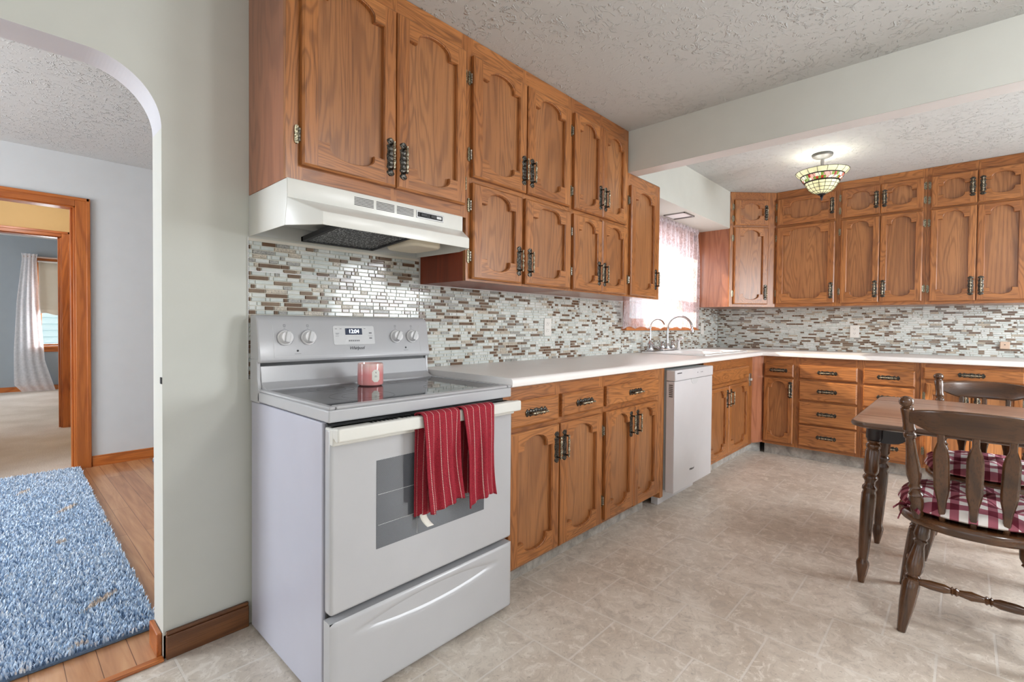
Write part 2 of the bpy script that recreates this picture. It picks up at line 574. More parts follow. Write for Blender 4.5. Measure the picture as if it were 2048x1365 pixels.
class MB:
    def __init__(s):
        s.v, s.f, s.mi, s.uv = [], [], [], {}
        s.T = None
        s.k = 0

    def p(s, x):
        x = Vector(x)
        s.v.append(s.T @ x if s.T is not None else x)
        return len(s.v) - 1

    def face(s, idx, k=None, uv=None):
        s.f.append(tuple(idx))
        s.mi.append(s.k if k is None else k)
        if uv:
            s.uv[len(s.f) - 1] = uv

    def quad(s, a, b, c, d, k=None):
        s.face([s.p(q) for q in (a, b, c, d)], k)

    def box(s, x0, x1, y0, y1, z0, z1, k=None):
        x0, x1 = min(x0, x1), max(x0, x1)
        y0, y1 = min(y0, y1), max(y0, y1)
        z0, z1 = min(z0, z1), max(z0, z1)
        i = [s.p(q) for q in ((x0, y0, z0), (x1, y0, z0), (x1, y1, z0), (x0, y1, z0), (x0, y0, z1), (x1, y0, z1), (x1, y1, z1), (x0, y1, z1))]
        for q in ((0, 3, 2, 1), (4, 5, 6, 7), (0, 1, 5, 4), (1, 2, 6, 5), (2, 3, 7, 6), (3, 0, 4, 7)):
            s.face([i[j] for j in q], k)

    def prism(s, poly, h0, h1, axis='z', k=None, kcap=None):
        """poly: 2D points; axis z:(x,y) y:(x,z) x:(y,z)"""
        def mk(q, h):
            return {'z': (q[0], q[1], h), 'y': (q[0], h, q[1]), 'x': (h, q[0], q[1])}[axis]
        a = [s.p(mk(q, h0)) for q in poly]
        b = [s.p(mk(q, h1)) for q in poly]
        n = len(poly)
        for i in range(n):
            j = (i + 1) % n
            s.face((a[i], a[j], b[j], b[i]), k)
        s.face(a[::-1], k if kcap is None else kcap)
        s.face(b, k if kcap is None else kcap)

    def lathe(s, prof, o, d, seg=16, k=None, cap=True, arc=None):
        """prof: (radius, height along d)"""
        d = Vector(d).normalized()
        q = d.to_track_quat('Z', 'Y')
        rings = []
        for r, h in prof:
            rg = []
            for i in range(seg):
                a = 2 * PI * i / seg
                rg.append(s.p(Vector(o) + q @ Vector((r * math.cos(a), r * math.sin(a), h))))
            rings.append(rg)
        for a, b in zip(rings, rings[1:]):
            for i in range(seg):
                j = (i + 1) % seg
                s.face((a[i], a[j], b[j], b[i]), k)
        if cap:
            s.face(rings[0][::-1], k)
            s.face(rings[-1], k)

    def tube(s, pts, r, seg=10, k=None, cap=True):
        pts = [Vector(q) for q in pts]
        rs = r if isinstance(r, (list, tuple)) else [r] * len(pts)
        rings = []
        prev = None
        for i, q in enumerate(pts):
            d = (pts[min(i + 1, len(pts) - 1)] - pts[max(i - 1, 0)]).normalized()
            if prev is None:
                n = d.orthogonal().normalized()
            else:
                n = (prev - d * prev.dot(d)).normalized()
            prev = n
            b = d.cross(n)
            rings.append([s.p(q + (n * math.cos(2 * PI * j / seg) + b * math.sin(2 * PI * j / seg)) * rs[i]) for j in range(seg)])
        for a, b in zip(rings, rings[1:]):
            for i in range(seg):
                j = (i + 1) % seg
                s.face((a[i], a[j], b[j], b[i]), k)
        if cap:
            s.face(rings[0][::-1], k)
            s.face(rings[-1], k)

    def grid(s, fn, nu, nv, k=None, uvfn=None, closeu=False):
        g = [[s.p(fn(i / nu, j / nv)) for i in range(nu + (0 if closeu else 1))] for j in range(nv + 1)]
        for j in range(nv):
            for i in range(nu):
                i2 = (i + 1) % nu if closeu else i + 1
                uv = None
                if uvfn:
                    uv = [uvfn(i / nu, j / nv), uvfn((i + 1) / nu, j / nv), uvfn((i + 1) / nu, (j + 1) / nv), uvfn(i / nu, (j + 1) / nv)]
                s.face((g[j][i], g[j][i2], g[j + 1][i2], g[j + 1][i]), k, uv)
        return g

    def build(s, name, mats, parent=None, bevel=0, seg=2, smooth=35, solid=0, fix=True, subd=0):
        me = bpy.data.meshes.new(name)
        me.from_pydata([tuple(q) for q in s.v], [], s.f)
        if not isinstance(mats, (list, tuple)):
            mats = [mats]
        for mm in mats:
            me.materials.append(mm)
        me.polygons.foreach_set('material_index', s.mi)
        if s.uv:
            ul = me.uv_layers.new(name='UVMap')
            for fi, uvs in s.uv.items():
                for li, q in zip(me.polygons[fi].loop_indices, uvs):
                    ul.data[li].uv = q
        if fix:
            bm = bmesh.new()
            bm.from_mesh(me)
            bmesh.ops.recalc_face_normals(bm, faces=bm.faces)
            bm.to_mesh(me)
            bm.free()
        if smooth:
            me.polygons.foreach_set('use_smooth', [True] * len(me.polygons))
            me.set_sharp_from_angle(angle=R(smooth))
        me.update()
        o = bpy.data.objects.new(name, me)
        S.collection.objects.link(o)
        if parent is not None:
            o.parent = parent
        if solid:
            q = o.modifiers.new('solid', 'SOLIDIFY')
            q.thickness = solid
            q.offset = 0
        if bevel:
            q = o.modifiers.new('bevel', 'BEVEL')
            q.width = bevel
            q.segments = seg
            q.limit_method = 'ANGLE'
            q.angle_limit = R(40)
            q.harden_normals = False
        if subd:
            q = o.modifiers.new('sub', 'SUBSURF')
            q.levels = q.render_levels = subd
        return o


def tag(o, label, cat, group=None, kind=None):
    if label:
        o['label'] = label
    if cat:
        o['category'] = cat
    if group:
        o['group'] = group
    if kind:
        o['kind'] = kind
    return o


def empty(name, loc, rz=0):
    o = bpy.data.objects.new(name, None)
    o.empty_display_size = .1
    S.collection.objects.link(o)
    o.location = loc
    o.rotation_euler = (0, 0, rz)
    return o


def struct(mb, name, mats, **kw):
    o = mb.build(name, mats, None, **kw)
    o['kind'] = 'structure'
    return o


def copy_tree(o, parent=None):
    c = o.copy()
    S.collection.objects.link(c)
    if parent is not None:
        c.parent = parent
    for ch in list(o.children):
        copy_tree(ch, c)
    return c


def text_mesh(txt, size, T, mat, name, parent, shear=0.0, extrude=.0004, spacing=1.0):
    cu = bpy.data.curves.new('text', 'FONT')
    cu.body = txt
    cu.size = size
    cu.shear = shear
    cu.extrude = extrude
    cu.align_x = 'CENTER'
    cu.align_y = 'CENTER'
    cu.space_character = spacing
    cu.resolution_u = 4
    to = bpy.data.objects.new('text', cu)
    S.collection.objects.link(to)
    dg = bpy.context.evaluated_depsgraph_get()
    me = bpy.data.meshes.new_from_object(to.evaluated_get(dg))
    bpy.data.objects.remove(to)
    me.name = name
    me.materials.clear()
    me.materials.append(mat)
    me.transform(T)
    o = bpy.data.objects.new(name, me)
    S.collection.objects.link(o)
    if parent is not None:
        o.parent = parent
    return o


def frame(o, u, n):
    """(a,b,c) -> o + a*u + b*Z + c*n"""
    u, n = Vector(u).normalized(), Vector(n).normalized()
    m = Matrix((u, Vector((0, 0, 1)), n)).transposed().to_4x4()
    m.translation = Vector(o)
    return m


# ------------------------------------------------------------------ the setting
CEIL = 2.42
b = MB()
b.box(-2.8, 4.87, -4.3, 0.0, -.06, 0)
struct(b, 'floor', M['floor'])
b = MB()
b.box(-3.1, 1.9, 0.0, 3.04, -.06, .002)
struct(b, 'floor_hall', M['planks'])
b = MB()
b.box(-3.6, 3.0, 3.04, 9.3, -.06, .012)
struct(b, 'floor_bedroom', M['carpet'])
b = MB()
b.box(-2.8, 4.87, -4.3, 0.13, CEIL, CEIL + .1)
struct(b, 'ceiling', M['ceiling'])
b = MB()
b.box(-3.1, 1.9, 0.13, 3.16, CEIL, CEIL + .1)
struct(b, 'ceiling_hall', M['ceiling'])
b = MB()
b.box(-3.6, 3.0, 3.16, 9.3, 2.5, 2.6)
struct(b, 'ceiling_bedroom', M['white_trim'])

# wall_left: arch and window openings
AX0, AX1, AZ, AR = -1.28, -.264, 1.978, .19
WX0, WX1, WZ0, WZ1 = 2.80, 4.02, 1.14, 1.98
b = MB()
T0, T1 = 0.0, .13


def archz(x):
    dx = max(AX0 + AR - x, x - (AX1 - AR), 0)
    return AZ - AR + math.sqrt(max(AR * AR - dx * dx, 0))


xs = [AX0 + AR * (1 - math.cos(PI / 2 * i / 32)) for i in range(33)]
xs = xs + [AX1 - AR + AR * math.sin(PI / 2 * i / 32) for i in range(33)]
poly = [(-2.8, 0), (AX0, 0)] + [(x, archz(x)) for x in xs] + [(AX1, 0), (WX0, 0), (WX0, CEIL), (-2.8, CEIL)]
# split into convex-ish strips
b.box(-2.8, AX0, T0, T1, 0, CEIL)
b.box(AX1, WX0, T0, T1, 0, CEIL)
pts = [(x, archz(x)) for x in xs]
for (xa, za), (xb, zb) in zip(pts, pts[1:]):
    for y, fl in ((T0, 0), (T1, 1)):
        b.quad((xa, y, za), (xb, y, zb), (xb, y, CEIL), (xa, y, CEIL))
    b.quad((xa, T0, za), (xb, T0, zb), (xb, T1, zb), (xa, T1, za), 1)
b.box(WX0, WX1, T0, T1, 0, WZ0)
b.box(WX0, WX1, T0, T1, WZ1, CEIL)
b.box(WX1, 4.87, T0, T1, 0, CEIL)
struct(b, 'wall_left', [M['wall'], M['reveal_shade']], smooth=0, fix=False)
# far, right and rear walls
b = MB()
b.box(4.73, 4.87, -4.3, 0.0, 0, CEIL)
struct(b, 'wall_far', M['wall'], smooth=0)
b = MB()
for xa, xb in ((-2.8, -1.32), (.92, 2.46), (3.74, 4.73)):
    b.box(xa, xb, -4.3, -4.2, 0, CEIL)
for xa, xb in ((-1.32, .92), (2.46, 3.74)):
    b.box(xa, xb, -4.3, -4.2, 0, .62)
    b.box(xa, xb, -4.3, -4.2, 2.12, CEIL)
struct(b, 'wall_right', M['wall'], smooth=0)
b = MB()
b.box(-2.8, -2.66, -4.2, -3.45, 0, CEIL)
b.box(-2.8, -2.66, -.75, 0, 0, CEIL)
b.box(-2.8, -2.66, -3.45, -.75, 0, .68)
b.box(-2.8, -2.66, -3.45, -.75, 2.22, CEIL)
struct(b, 'wall_rear', M['wall'], smooth=0)
# beam and soffit
b = MB()
b.box(2.20, 2.312, -4.2, 0.0, 2.152, CEIL)
b.quad((2.201, -4.2, 2.1515), (2.311, -4.2, 2.1515), (2.311, 0, 2.1515), (2.201, 0, 2.1515), 1)  # whiter underside: light bounced off the floor put into the colour
struct(b, 'beam', [M['wall'], M['white_trim']], smooth=0)
b = MB()
b.box(2.312, 2.652, -.33, 0, 2.156, CEIL)
b.box(2.652, 4.125, -.33, 0, 2.080, CEIL)
struct(b, 'soffit', M['wall'], smooth=0)
# hall shell
DX0, DX1, DZ = -1.06, -.205, 2.035
b = MB()
b.box(-3.1, DX0, 3.04, 3.16, 0, 2.5)
b.box(DX1, 1.9, 3.04, 3.16, 0, 2.5)
b.box(DX0, DX1, 3.04, 3.16, DZ, 2.5)
struct(b, 'wall_hall_far', M['hallwall'], smooth=0)
b = MB()
b.box(1.9, 2.0, .13, 3.16, 0, CEIL)
b.box(-3.1, -3.0, .13, .55, 0, CEIL)
b.box(-3.1, -3.0, 2.65, 3.16, 0, CEIL)
b.box(-3.1, -3.0, .55, 2.65, 0, .6)
b.box(-3.1, -3.0, .55, 2.65, 2.2, CEIL)
struct(b, 'wall_hall_sides', M['hallwall'], smooth=0)
# inner lobby and bedroom
IX0, IX1, IZ = -.98, -.138, 2.05
b = MB()
b.box(-3.6, IX0, 5.05, 5.16, 0, 2.5)
b.box(IX1, 3.0, 5.05, 5.16, 0, 2.5)
b.box(IX0, IX1, 5.05, 5.16, IZ, 2.5)
struct(b, 'wall_lobby', [M['tanwall']], smooth=0)
b = MB()
b.box(.45, .55, 3.16, 5.05, 0, 2.5)
b.box(-1.6, -1.5, 3.16, 5.05, 0, 2.5)
struct(b, 'wall_lobby_sides', [M['tanwall']], smooth=0)
BX0, BX1, BZ0, BZ1 = -.14, 1.3, .74, 2.12
b = MB()
b.box(-3.6, BX0, 9.12, 9.24, 0, 2.5)
b.box(BX1, 3.0, 9.12, 9.24, 0, 2.5)
b.box(BX0, BX1, 9.12, 9.24, 0, BZ0)
b.box(BX0, BX1, 9.12, 9.24, BZ1, 2.5)
b.box(2.9, 3.0, 5.16, 9.12, 0, 2.5)
b.box(-3.6, -3.5, 5.16, 6.3, 0, 2.5)
b.box(-3.6, -3.5, 8.1, 9.12, 0, 2.5)
b.box(-3.6, -3.5, 6.3, 8.1, 0, .7)
b.box(-3.6, -3.5, 6.3, 8.1, 2.1, 2.5)
struct(b, 'wall_bedroom', M['bluewall'], smooth=0)


def casing(name, x0, x1, z1, y0, y1, w=.062, proud=.018, ydirs=(-1,)):
    """wood jamb lining and flat casing with a backband on the near face"""
    b = MB()
    b.box(x0, x0 + .02, y0, y1, 0, z1, 0)
    b.box(x1 - .02, x1, y0, y1, 0, z1, 0)
    b.box(x0, x1, y0, y1, z1 - .02, z1, 1)
    # stop
    b.box(x0 + .02, x0 + .033, y0 + .04, y1 - .03, 0, z1 - .02, 0)
    b.box(x1 - .033, x1 - .02, y0 + .04, y1 - .03, 0, z1 - .02, 0)
    for dy, y in ((-1, y0), (1, y1)):
        ya, yb = (y - proud, y) if dy < 0 else (y, y + proud)
        b.box(x0 - w, x0 + .008, ya, yb, 0, z1 + w - .02, 0)
        b.box(x1 - .008, x1 + w, ya, yb, 0, z1 + w - .02, 0)
        b.box(x0 + .008, x1 - .008, ya, yb, z1 - .012, z1 + w - .02, 1)
        yc, yd = (ya - .006, ya) if dy < 0 else (yb, yb + .006)
        b.box(x1 + w - .02, x1 + w + .004, yc, yd, 0, z1 + w - .016, 0)
        b.box(x0 - w - .004, x0 - w + .02, yc, yd, 0, z1 + w - .016, 0)
        b.box(x0 - w, x1 + w, yc, yd, z1 + w - .04, z1 + w - .016, 1)
    return struct(b, name, [M['trim_z'], M['trim_x']], bevel=.003)


casing('trim_1', DX0, DX1, DZ, 3.04, 3.16, w=.075)
casing('trim_2', IX0, IX1, IZ, 5.05, 5.16, w=.06)


def baseboard(name, x0, x1, y0, y1, h, mat):
    b = MB()
    b.box(x0, x1, y0, y1, 0, h - .012)
    if abs(x1 - x0) > abs(y1 - y0):
        b.box(x0, x1, y0 + .004, y1, h - .012, h)
    else:
        b.box(x0, x1 - .004, y0, y1, h - .012, h)
    struct(b, name, mat, bevel=.003)


baseboard('baseboard_left', AX1 + .006, .0, -.018, 0, .092, M['base_trim'])
baseboard('baseboard_hall', DX1 + .082, 1.9, 3.024, 3.04, .085, M['trim_x'])
baseboard('baseboard_hall_jamb', AX1 + .001, AX1 + .02, .0, .0001, .09, M['trim_z'])
baseboard('baseboard_bedroom', -3.5, 2.9, 9.10, 9.12, .09, M['trim_x'])
b = MB()
b.box(AX0, AX1, -.02, .012, 0, .010)
struct(b, 'trim_3', M['trim_x'], bevel=.004)
b = MB()
b.box(AX1 - .016, AX1 - .001, .012, .128, 0.002, .085)
struct(b, 'baseboard_arch', M['trim_y'], bevel=.004)

# kitchen window
b = MB()
for x0, x1, z0, z1, k in ((WX0 - .07, WX0 + .005, WZ0 - .01, WZ1 + .075, 0), (WX1 - .005, WX1 + .07, WZ0 - .01, WZ1 + .075, 0), (WX0 - .07, WX1 + .07, WZ1 - .005, WZ1 + .08, 1)):
    b.box(x0, x1, -.016, 0.0, z0, z1, k)
b.box(WX0 - .09, WX1 + .09, -.045, .03, WZ0 - .028, WZ0, 1)
b.box(WX0, WX0 + .02, 0, .13, WZ0, WZ1, 0)
b.box(WX1 - .02, WX1, 0, .13, WZ0, WZ1, 0)
b.box(WX0, WX1, 0, .13, WZ1 - .02, WZ1, 1)
b.box(WX0, WX1, .03, .13, WZ0, WZ0 + .02, 1)
# sashes
MR = 1.43
for z0, z1, y in ((WZ0 + .02, MR + .03, .05), (MR - .03, WZ1 - .02, .085)):
    b.box(WX0 + .02, WX0 + .07, y, y + .03, z0, z1, 0)
    b.box(WX1 - .07, WX1 - .02, y, y + .03, z0, z1, 0)
    b.box(WX0 + .07, WX1 - .07, y, y + .03, z0, z0 + .05, 1)
    b.box(WX0 + .07, WX1 - .07, y, y + .03, z1 - .05, z1, 1)
struct(b, 'window_1', [M['trim_z'], M['trim_x']], bevel=.003)
b = MB()
b.box(WX0 + .07, WX1 - .07, .062, .066, WZ0 + .07, MR - .02)
b.box(WX0 + .07, WX1 - .07, .097, .101, MR + .02, WZ1 - .07)
o = b.build('window_1_panes', M['pane'])
o['kind'] = 'structure'
# bedroom window
b = MB()
b.box(BX0 - .08, BX0, 9.10, 9.12, BZ0 - .01, BZ1 + .07, 0)
b.box(BX1, BX1 + .08, 9.10, 9.12, BZ0 - .01, BZ1 + .07, 0)
b.box(BX0 - .08, BX1 + .08, 9.10, 9.12, BZ1, BZ1 + .07, 1)
b.box(BX0 - .1, BX1 + .1, 9.06, 9.12, BZ0 - .03, BZ0, 1)
b.box(BX0 - .08, BX1 + .08, 9.10, 9.12, BZ0 - .10, BZ0 - .03, 1)
b.box(BX0, BX1, 9.17, 9.20, BZ0, BZ0 + .03, 1)
b.box(BX0, BX0 + .05, 9.17, 9.20, BZ0, BZ1, 0)
struct(b, 'window_2', [M['trim_z'], M['trim_x']], bevel=.003)
b = MB()
b.box(BX0, BX1, 9.185, 9.189, BZ0, BZ1)
o = b.build('window_2_panes', M['pane'])
o['kind'] = 'structure'
# neighbouring house siding seen through the bedroom window
b = MB()
for i in range(26):
    z = -.2 + i * .13
    b.quad((-2.5, 11.6, z), (4.5, 11.6, z), (4.5, 11.64, z + .13), (-2.5, 11.64, z + .13))
    b.quad((-2.5, 11.64, z + .13), (4.5, 11.64, z + .13), (4.5, 11.6, z + .13), (-2.5, 11.6, z + .13))
o = b.build('house_siding', plain('pale_siding', lin(214, 234, 236), .6), smooth=0)
tag(o, 'pale blue-green lap siding outside the bedroom window', 'siding', kind='structure')

# ------------------------------------------------------------------ mosaic backsplash (structure)
def mosaic(name, T, regions, holes=()):
    """regions: (a0,a1,b0,b1) in the wall frame"""
    b = MB()
    b.T = T
    rnd = random.Random(11)
    pitch, g = .0163, .0018
    for a0, a1, b0, b1 in regions:
        b.quad((a0, b0, .001), (a1, b0, .001), (a1, b1, .001), (a0, b1, .001), 6)
        z = b0 + .001
        while z + pitch - g <= b1 + .004:
            zt = min(z + pitch - g, b1)
            x = a0 + .001
            first = True
            while x < a1 - .004:
                L = rnd.choices((.0148, .031, .049, .067, .080), (24, 26, 24, 14, 12))[0]
                if first:
                    L *= rnd.uniform(.3, 1)
                    first = False
                x1 = min(x + L, a1 - .001)
                cx, cz = (x + x1) / 2, (z + zt) / 2
                if not any(h[0] < cx < h[1] and h[2] < cz < h[3] for h in holes):
                    k = rnd.choices((0, 1, 2, 3, 4, 5), (37, 25, 17, 6, 8, 7))[0]
                    e = .0016 if x1 - x > .006 else .0006
                    c0, c1 = .001, .0058
                    i = [b.p(q) for q in ((x, z, c0), (x1, z, c0), (x1, zt, c0), (x, zt, c0), (x + e, z + e, c1), (x1 - e, z + e, c1), (x1 - e, zt - e, c1), (x + e, zt - e, c1))]
                    b.face((i[4], i[5], i[6], i[7]), k)
                    for q in ((0, 1, 5, 4), (1, 2, 6, 5), (2, 3, 7, 6), (3, 0, 4, 7)):
                        b.face([i[j] for j in q], k)
                x = x1 + g
            z += pitch
    o = b.build(name, TILES, smooth=0, fix=False)
    o['kind'] = 'structure'
    return o


FL = frame((0, 0, 0), (1, 0, 0), (0, -1, 0))
mosaic('backsplash_left', FL, [(.002, .778, .93, 1.462), (.778, 2.70, .9285, 1.338), (2.70, 4.05, .9285, 1.108), (4.05, 4.722, .9285, 1.338)])
FF = frame((4.73, 0, 0), (0, -1, 0), (-1, 0, 0))
mosaic('backsplash_far', FF, [(.008, 3.0, .9285, 1.338)])
b = MB()
b.box(0.0, .002, -.006, 0, .93, 1.463)
b.box(.004, 4.72, -.004, 0, 1.336, 1.342)
struct(b, 'trim_4', M['white_trim'])

# ------------------------------------------------------------------ hardware meshes (built once, shared)


def pull_mesh():
    b = MB()
    N = 28

    def hw(t):
        t = abs(t)
        if t > .93:
            return .005 + (1 - t) / .07 * .007
        if t > .74:
            return .013 + .0050 * math.sin((t - .74) / .19 * PI)
        if t > .60:
            return .0105
        return .0158 + .0022 * math.cos(t / .6 * PI * 2)

    def fn(u, v):
        t = u * 2 - 1
        s = v * 2 - 1
        e = .003 * (1 - s ** 4) + .0012 * math.cos(t * 26) * (1 - s * s) + .0016
        if abs(s) > .99:
            e = 0
        return Vector((s * hw(t), t * .0715, e))
    b.k = 0
    b.grid(fn, N, 8)
    for sgn in (-1, 1):
        b.tube([(0, sgn * .046, .002), (0, sgn * .046, .014), (0, sgn * .044, .025)], [.0052, .004, .0045], 8, 0)
    pr = []
    H = .054
    for i in range(41):
        h = -H + 2 * H * i / 40
        t = abs(h) / H
        r = .0034
        if t < .06:
            r = .0058
        elif t < .16:
            r = .0038
        elif t < .22:
            r = .0052
        elif t < .62:
            r = .0034 + .0030 * math.sin((t - .22) / .40 * PI) ** .8
        elif t < .74:
            r = .0034
        elif t < .82:
            r = .0056
        elif t < .9:
            r = .004
        else:
            r = .0052 * math.sqrt(max(1 - ((t - .92) / .08) ** 2, .02)) if t > .92 else .005
        pr.append((r, h))
    b.lathe(pr, (0, 0, .0265), (0, 1, 0), 10, 1)
    return b


def hinge_mesh():
    b = MB()
    pts = []
    for i in range(9):
        a = PI * i / 8
        pts.append((-.010 + .0075 * math.cos(a) * 1, .022 + .009 * math.sin(a)))
    for i in range(9):
        a = PI + PI * i / 8
        pts.append((-.010 + .0075 * math.cos(a), -.022 + .009 * math.sin(a)))
    b.prism(pts, 0, .0028, 'z', 0)
    for i in range(4):
        h0 = -.022 + i * .0112
        b.lathe([(.0034, h0), (.0044, h0 + .001), (.0044, h0 + .0092), (.0034, h0 + .0102)], (-.0012, 0, .005), (0, 1, 0), 8, 1)
    return b


HW = {}


def hardware(kind, parent, T, rot=0, mats=None, name=None):
    if kind not in HW:
        bb = pull_mesh() if kind == 'handle' else hinge_mesh()
        o = bb.build(kind, mats or ([M['bronze'], M['brass']] if kind == 'handle' else [M['hinge'], M['pewter']]))
        HW[kind] = o.data
        HW[kind + 'o'] = o
    else:
        o = bpy.data.objects.new(kind, HW[kind])
        S.collection.objects.link(o)
    o.parent = parent
    o.matrix_local = T @ Matrix.Rotation(rot, 4, 'Z')
    return o


# ------------------------------------------------------------------ cabinet doors and drawers
TH = .024


def wmats(F):
    u = F.col[0].to_3d()
    h = 'oak_x' if abs(u.x) > abs(u.y) + 1e-3 else 'oak_y'
    return [M['oak_z'], M[h]]


def cab_door(parent, F, a0, a1, b0, b1, hinge=None, pull=None, top_arch=True):
    """overlay door in frame F (c=0 is the face frame plane)"""
    b = MB()
    b.T = F
    s = min(.052, (a1 - a0) * .155)
    small = (b1 - b0) < .3
    rt_, rb_ = (.082, .092) if not small else (.080, .090)
    ah_t, ah_b = (.058, .050) if not small else (.046, .042)
    e = .007
    x0, x1 = a0 + s, a1 - s
    W = x1 - x0
    sh = max(.16 * W, .018)
    rx = min((W - 2 * sh) / 2, .095 if W < .27 else .055)

    def prof(x, ah):
        d = min(x - x0 - sh, x1 - sh - x)
        if d < -1e-6:
            return 0
        if d >= rx:
            return ah
        q = 1 - d / rx
        return ah * (.26 + .74 * math.sqrt(max(1 - q * q, 0)))
    xs = [x0, x0 + sh - 1e-5]
    n = 9
    for i in range(n + 1):
        xs.append(x0 + sh + rx * (1 - math.cos(PI / 2 * i / n)))
    for i in range(n + 1):
        xs.append(x1 - sh - rx + rx * math.sin(PI / 2 * i / n))
    xs += [x1 - sh + 1e-5, x1]
    tp = [(x, b1 - rt_ + prof(x, ah_t)) for x in xs]
    bp = [(x, b0 + rb_ - prof(x, ah_b)) for x in xs]
    c1, lip, dp = TH, .0045, .006
    A0, A1, B0, B1 = a0 + e, a1 - e, b0 + e, b1 - e
    # front: stiles (0) and rails (1)
    b.quad((A0, B0, c1), (x0, B0, c1), (x0, B1, c1), (A0, B1, c1), 0)
    b.quad((x1, B0, c1), (A1, B0, c1), (A1, B1, c1), (x1, B1, c1), 0)
    for i in range(len(xs) - 1):
        if xs[i + 1] - xs[i] < 1e-7:
            continue
        b.quad((xs[i], tp[i][1], c1), (xs[i + 1], tp[i + 1][1], c1), (xs[i + 1], B1, c1), (xs[i], B1, c1), 1)
        b.quad((xs[i], B0, c1), (xs[i + 1], B0, c1), (xs[i + 1], bp[i + 1][1], c1), (xs[i], bp[i][1], c1), 1)
    # moulded inner edge
    loop = bp + tp[::-1]
    m_ = len(loop)
    cx, cy = (x0 + x1) / 2, (b0 + b1) / 2

    def off(i, d):
        p0, p1, p2 = Vector(loop[(i - 1) % m_]), Vector(loop[i]), Vector(loop[(i + 1) % m_])
        t = (p2 - p0)
        if t.length < 1e-9:
            t = Vector((1, 0))
        nn = Vector((-t.y, t.x)).normalized()
        return p1 + nn * d
    ins = [off(i, .0028) for i in range(m_)]
    for i in range(m_):
        j = (i + 1) % m_
        p, q, r_, s_ = loop[i], loop[j], ins[j], ins[i]
        b.quad((p[0], p[1], c1), (q[0], q[1], c1), (q[0], q[1], c1 - .003), (p[0], p[1], c1 - .003), 0)
        b.quad((p[0], p[1], c1 - .003), (q[0], q[1], c1 - .003), (r_[0], r_[1], c1 - .005), (s_[0], s_[1], c1 - .005), 0)
        b.quad((s_[0], s_[1], c1 - .005), (r_[0], r_[1], c1 - .005), (r_[0], r_[1], .002), (s_[0], s_[1], .002), 0)
    # outer edge profile
    for (pa, pb) in (((a0, b0), (a1, b0)), ((a1, b0), (a1, b1)), ((a1, b1), (a0, b1)), ((a0, b1), (a0, b0))):
        def inn(p):
            return (min(max(p[0], A0), A1), min(max(p[1], B0), B1))
        ia, ib = inn(pa), inn(pb)
        k = 1 if abs(pa[1] - pb[1]) < 1e-6 else 0
        b.quad((pa[0], pa[1], c1 - .006), (pb[0], pb[1], c1 - .006), (ib[0], ib[1], c1), (ia[0], ia[1], c1), k)
        b.quad((pa[0], pa[1], .0015), (pb[0], pb[1], .0015), (pb[0], pb[1], c1 - .006), (pa[0], pa[1], c1 - .006), k)
    o = b.build('door', wmats(F), parent, smooth=30, fix=False)
    pb_ = MB()
    pb_.T = F
    pb_.box(x0 - .012, x1 + .012, b0 + .03, b1 - .025, .0012, .0042)
    pb_.build('door_panel', M['oak_panel'], o, smooth=0)
    if pull:
        hardware('handle', o, F @ Matrix.Translation((pull[0], pull[1], TH)))
    if hinge:
        dz = .10 if not small else .065
        for zz in (b0 + dz, b1 - dz):
            if hinge == 'L':
                hardware('hinge', o, F @ Matrix.Translation((a0 - .001, zz, .0012)))
            else:
                hardware('hinge', o, F @ Matrix.Translation((a1 + .001, zz, .0012)) @ Matrix.Rotation(PI, 4, 'Z'))
    return o


def cab_drawer(parent, F, a0, a1, b0, b1, pull=True, name='drawer'):
    b = MB()
    b.T = F
    e = .009
    i = [b.p(q) for q in ((a0, b0, .0015), (a1, b0, .0015), (a1, b1, .0015), (a0, b1, .0015), (a0, b0, TH - .008), (a1, b0, TH - .008), (a1, b1, TH - .008), (a0, b1, TH - .008),
                          (a0 + e, b0 + e, TH), (a1 - e, b0 + e, TH), (a1 - e, b1 - e, TH), (a0 + e, b1 - e, TH))]
    for q in ((0, 1, 5, 4), (1, 2, 6, 5), (2, 3, 7, 6), (3, 0, 4, 7), (4, 5, 9, 8), (5, 6, 10, 9), (6, 7, 11, 10), (7, 4, 8, 11), (8, 9, 10, 11), (3, 2, 1, 0)):
        b.face([i[j] for j in q], 0)
    o = b.build(name, [wmats(F)[1]], parent, smooth=0)
    if pull:
        hardware('handle', o, F @ Matrix.Translation(((a0 + a1) / 2, (b0 + b1) / 2, TH)), rot=-PI / 2)
    return o


def carcass(parent, F, a0, a1, b0, b1, depth, matside=None, name='carcass', front=0.0):
    b = MB()
    b.T = F
    b.box(a0, a1, b0, b1, -depth, -.019)
    o = b.build(name, matside or M['oak_flat'], parent, smooth=0, bevel=.0015)
    return o


def face_frame(parent, F, a0, a1, b0, b1, openings):
    """stiles and rails: a plate with rectangular openings, drawn as strips"""
    b = MB()
    b.T = F
    xs = sorted({a0, a1} | {x for o in openings for x in o[:2]})
    ys = sorted({b0, b1} | {y for o in openings for y in o[2:]})
    for xa, xb in zip(xs, xs[1:]):
        run = None
        for ya, yb in zip(ys, ys[1:]):
            mx, my = (xa + xb) / 2, (ya + yb) / 2
            if any(o[0] < mx < o[1] and o[2] < my < o[3] for o in openings):
                continue
            full = not any(o[0] < mx < o[1] for o in openings)
            b.box(xa, xb, ya, yb, -.0185, 0, 0 if full else 1)
    return b.build('face_frame', wmats(F), parent, smooth=0)


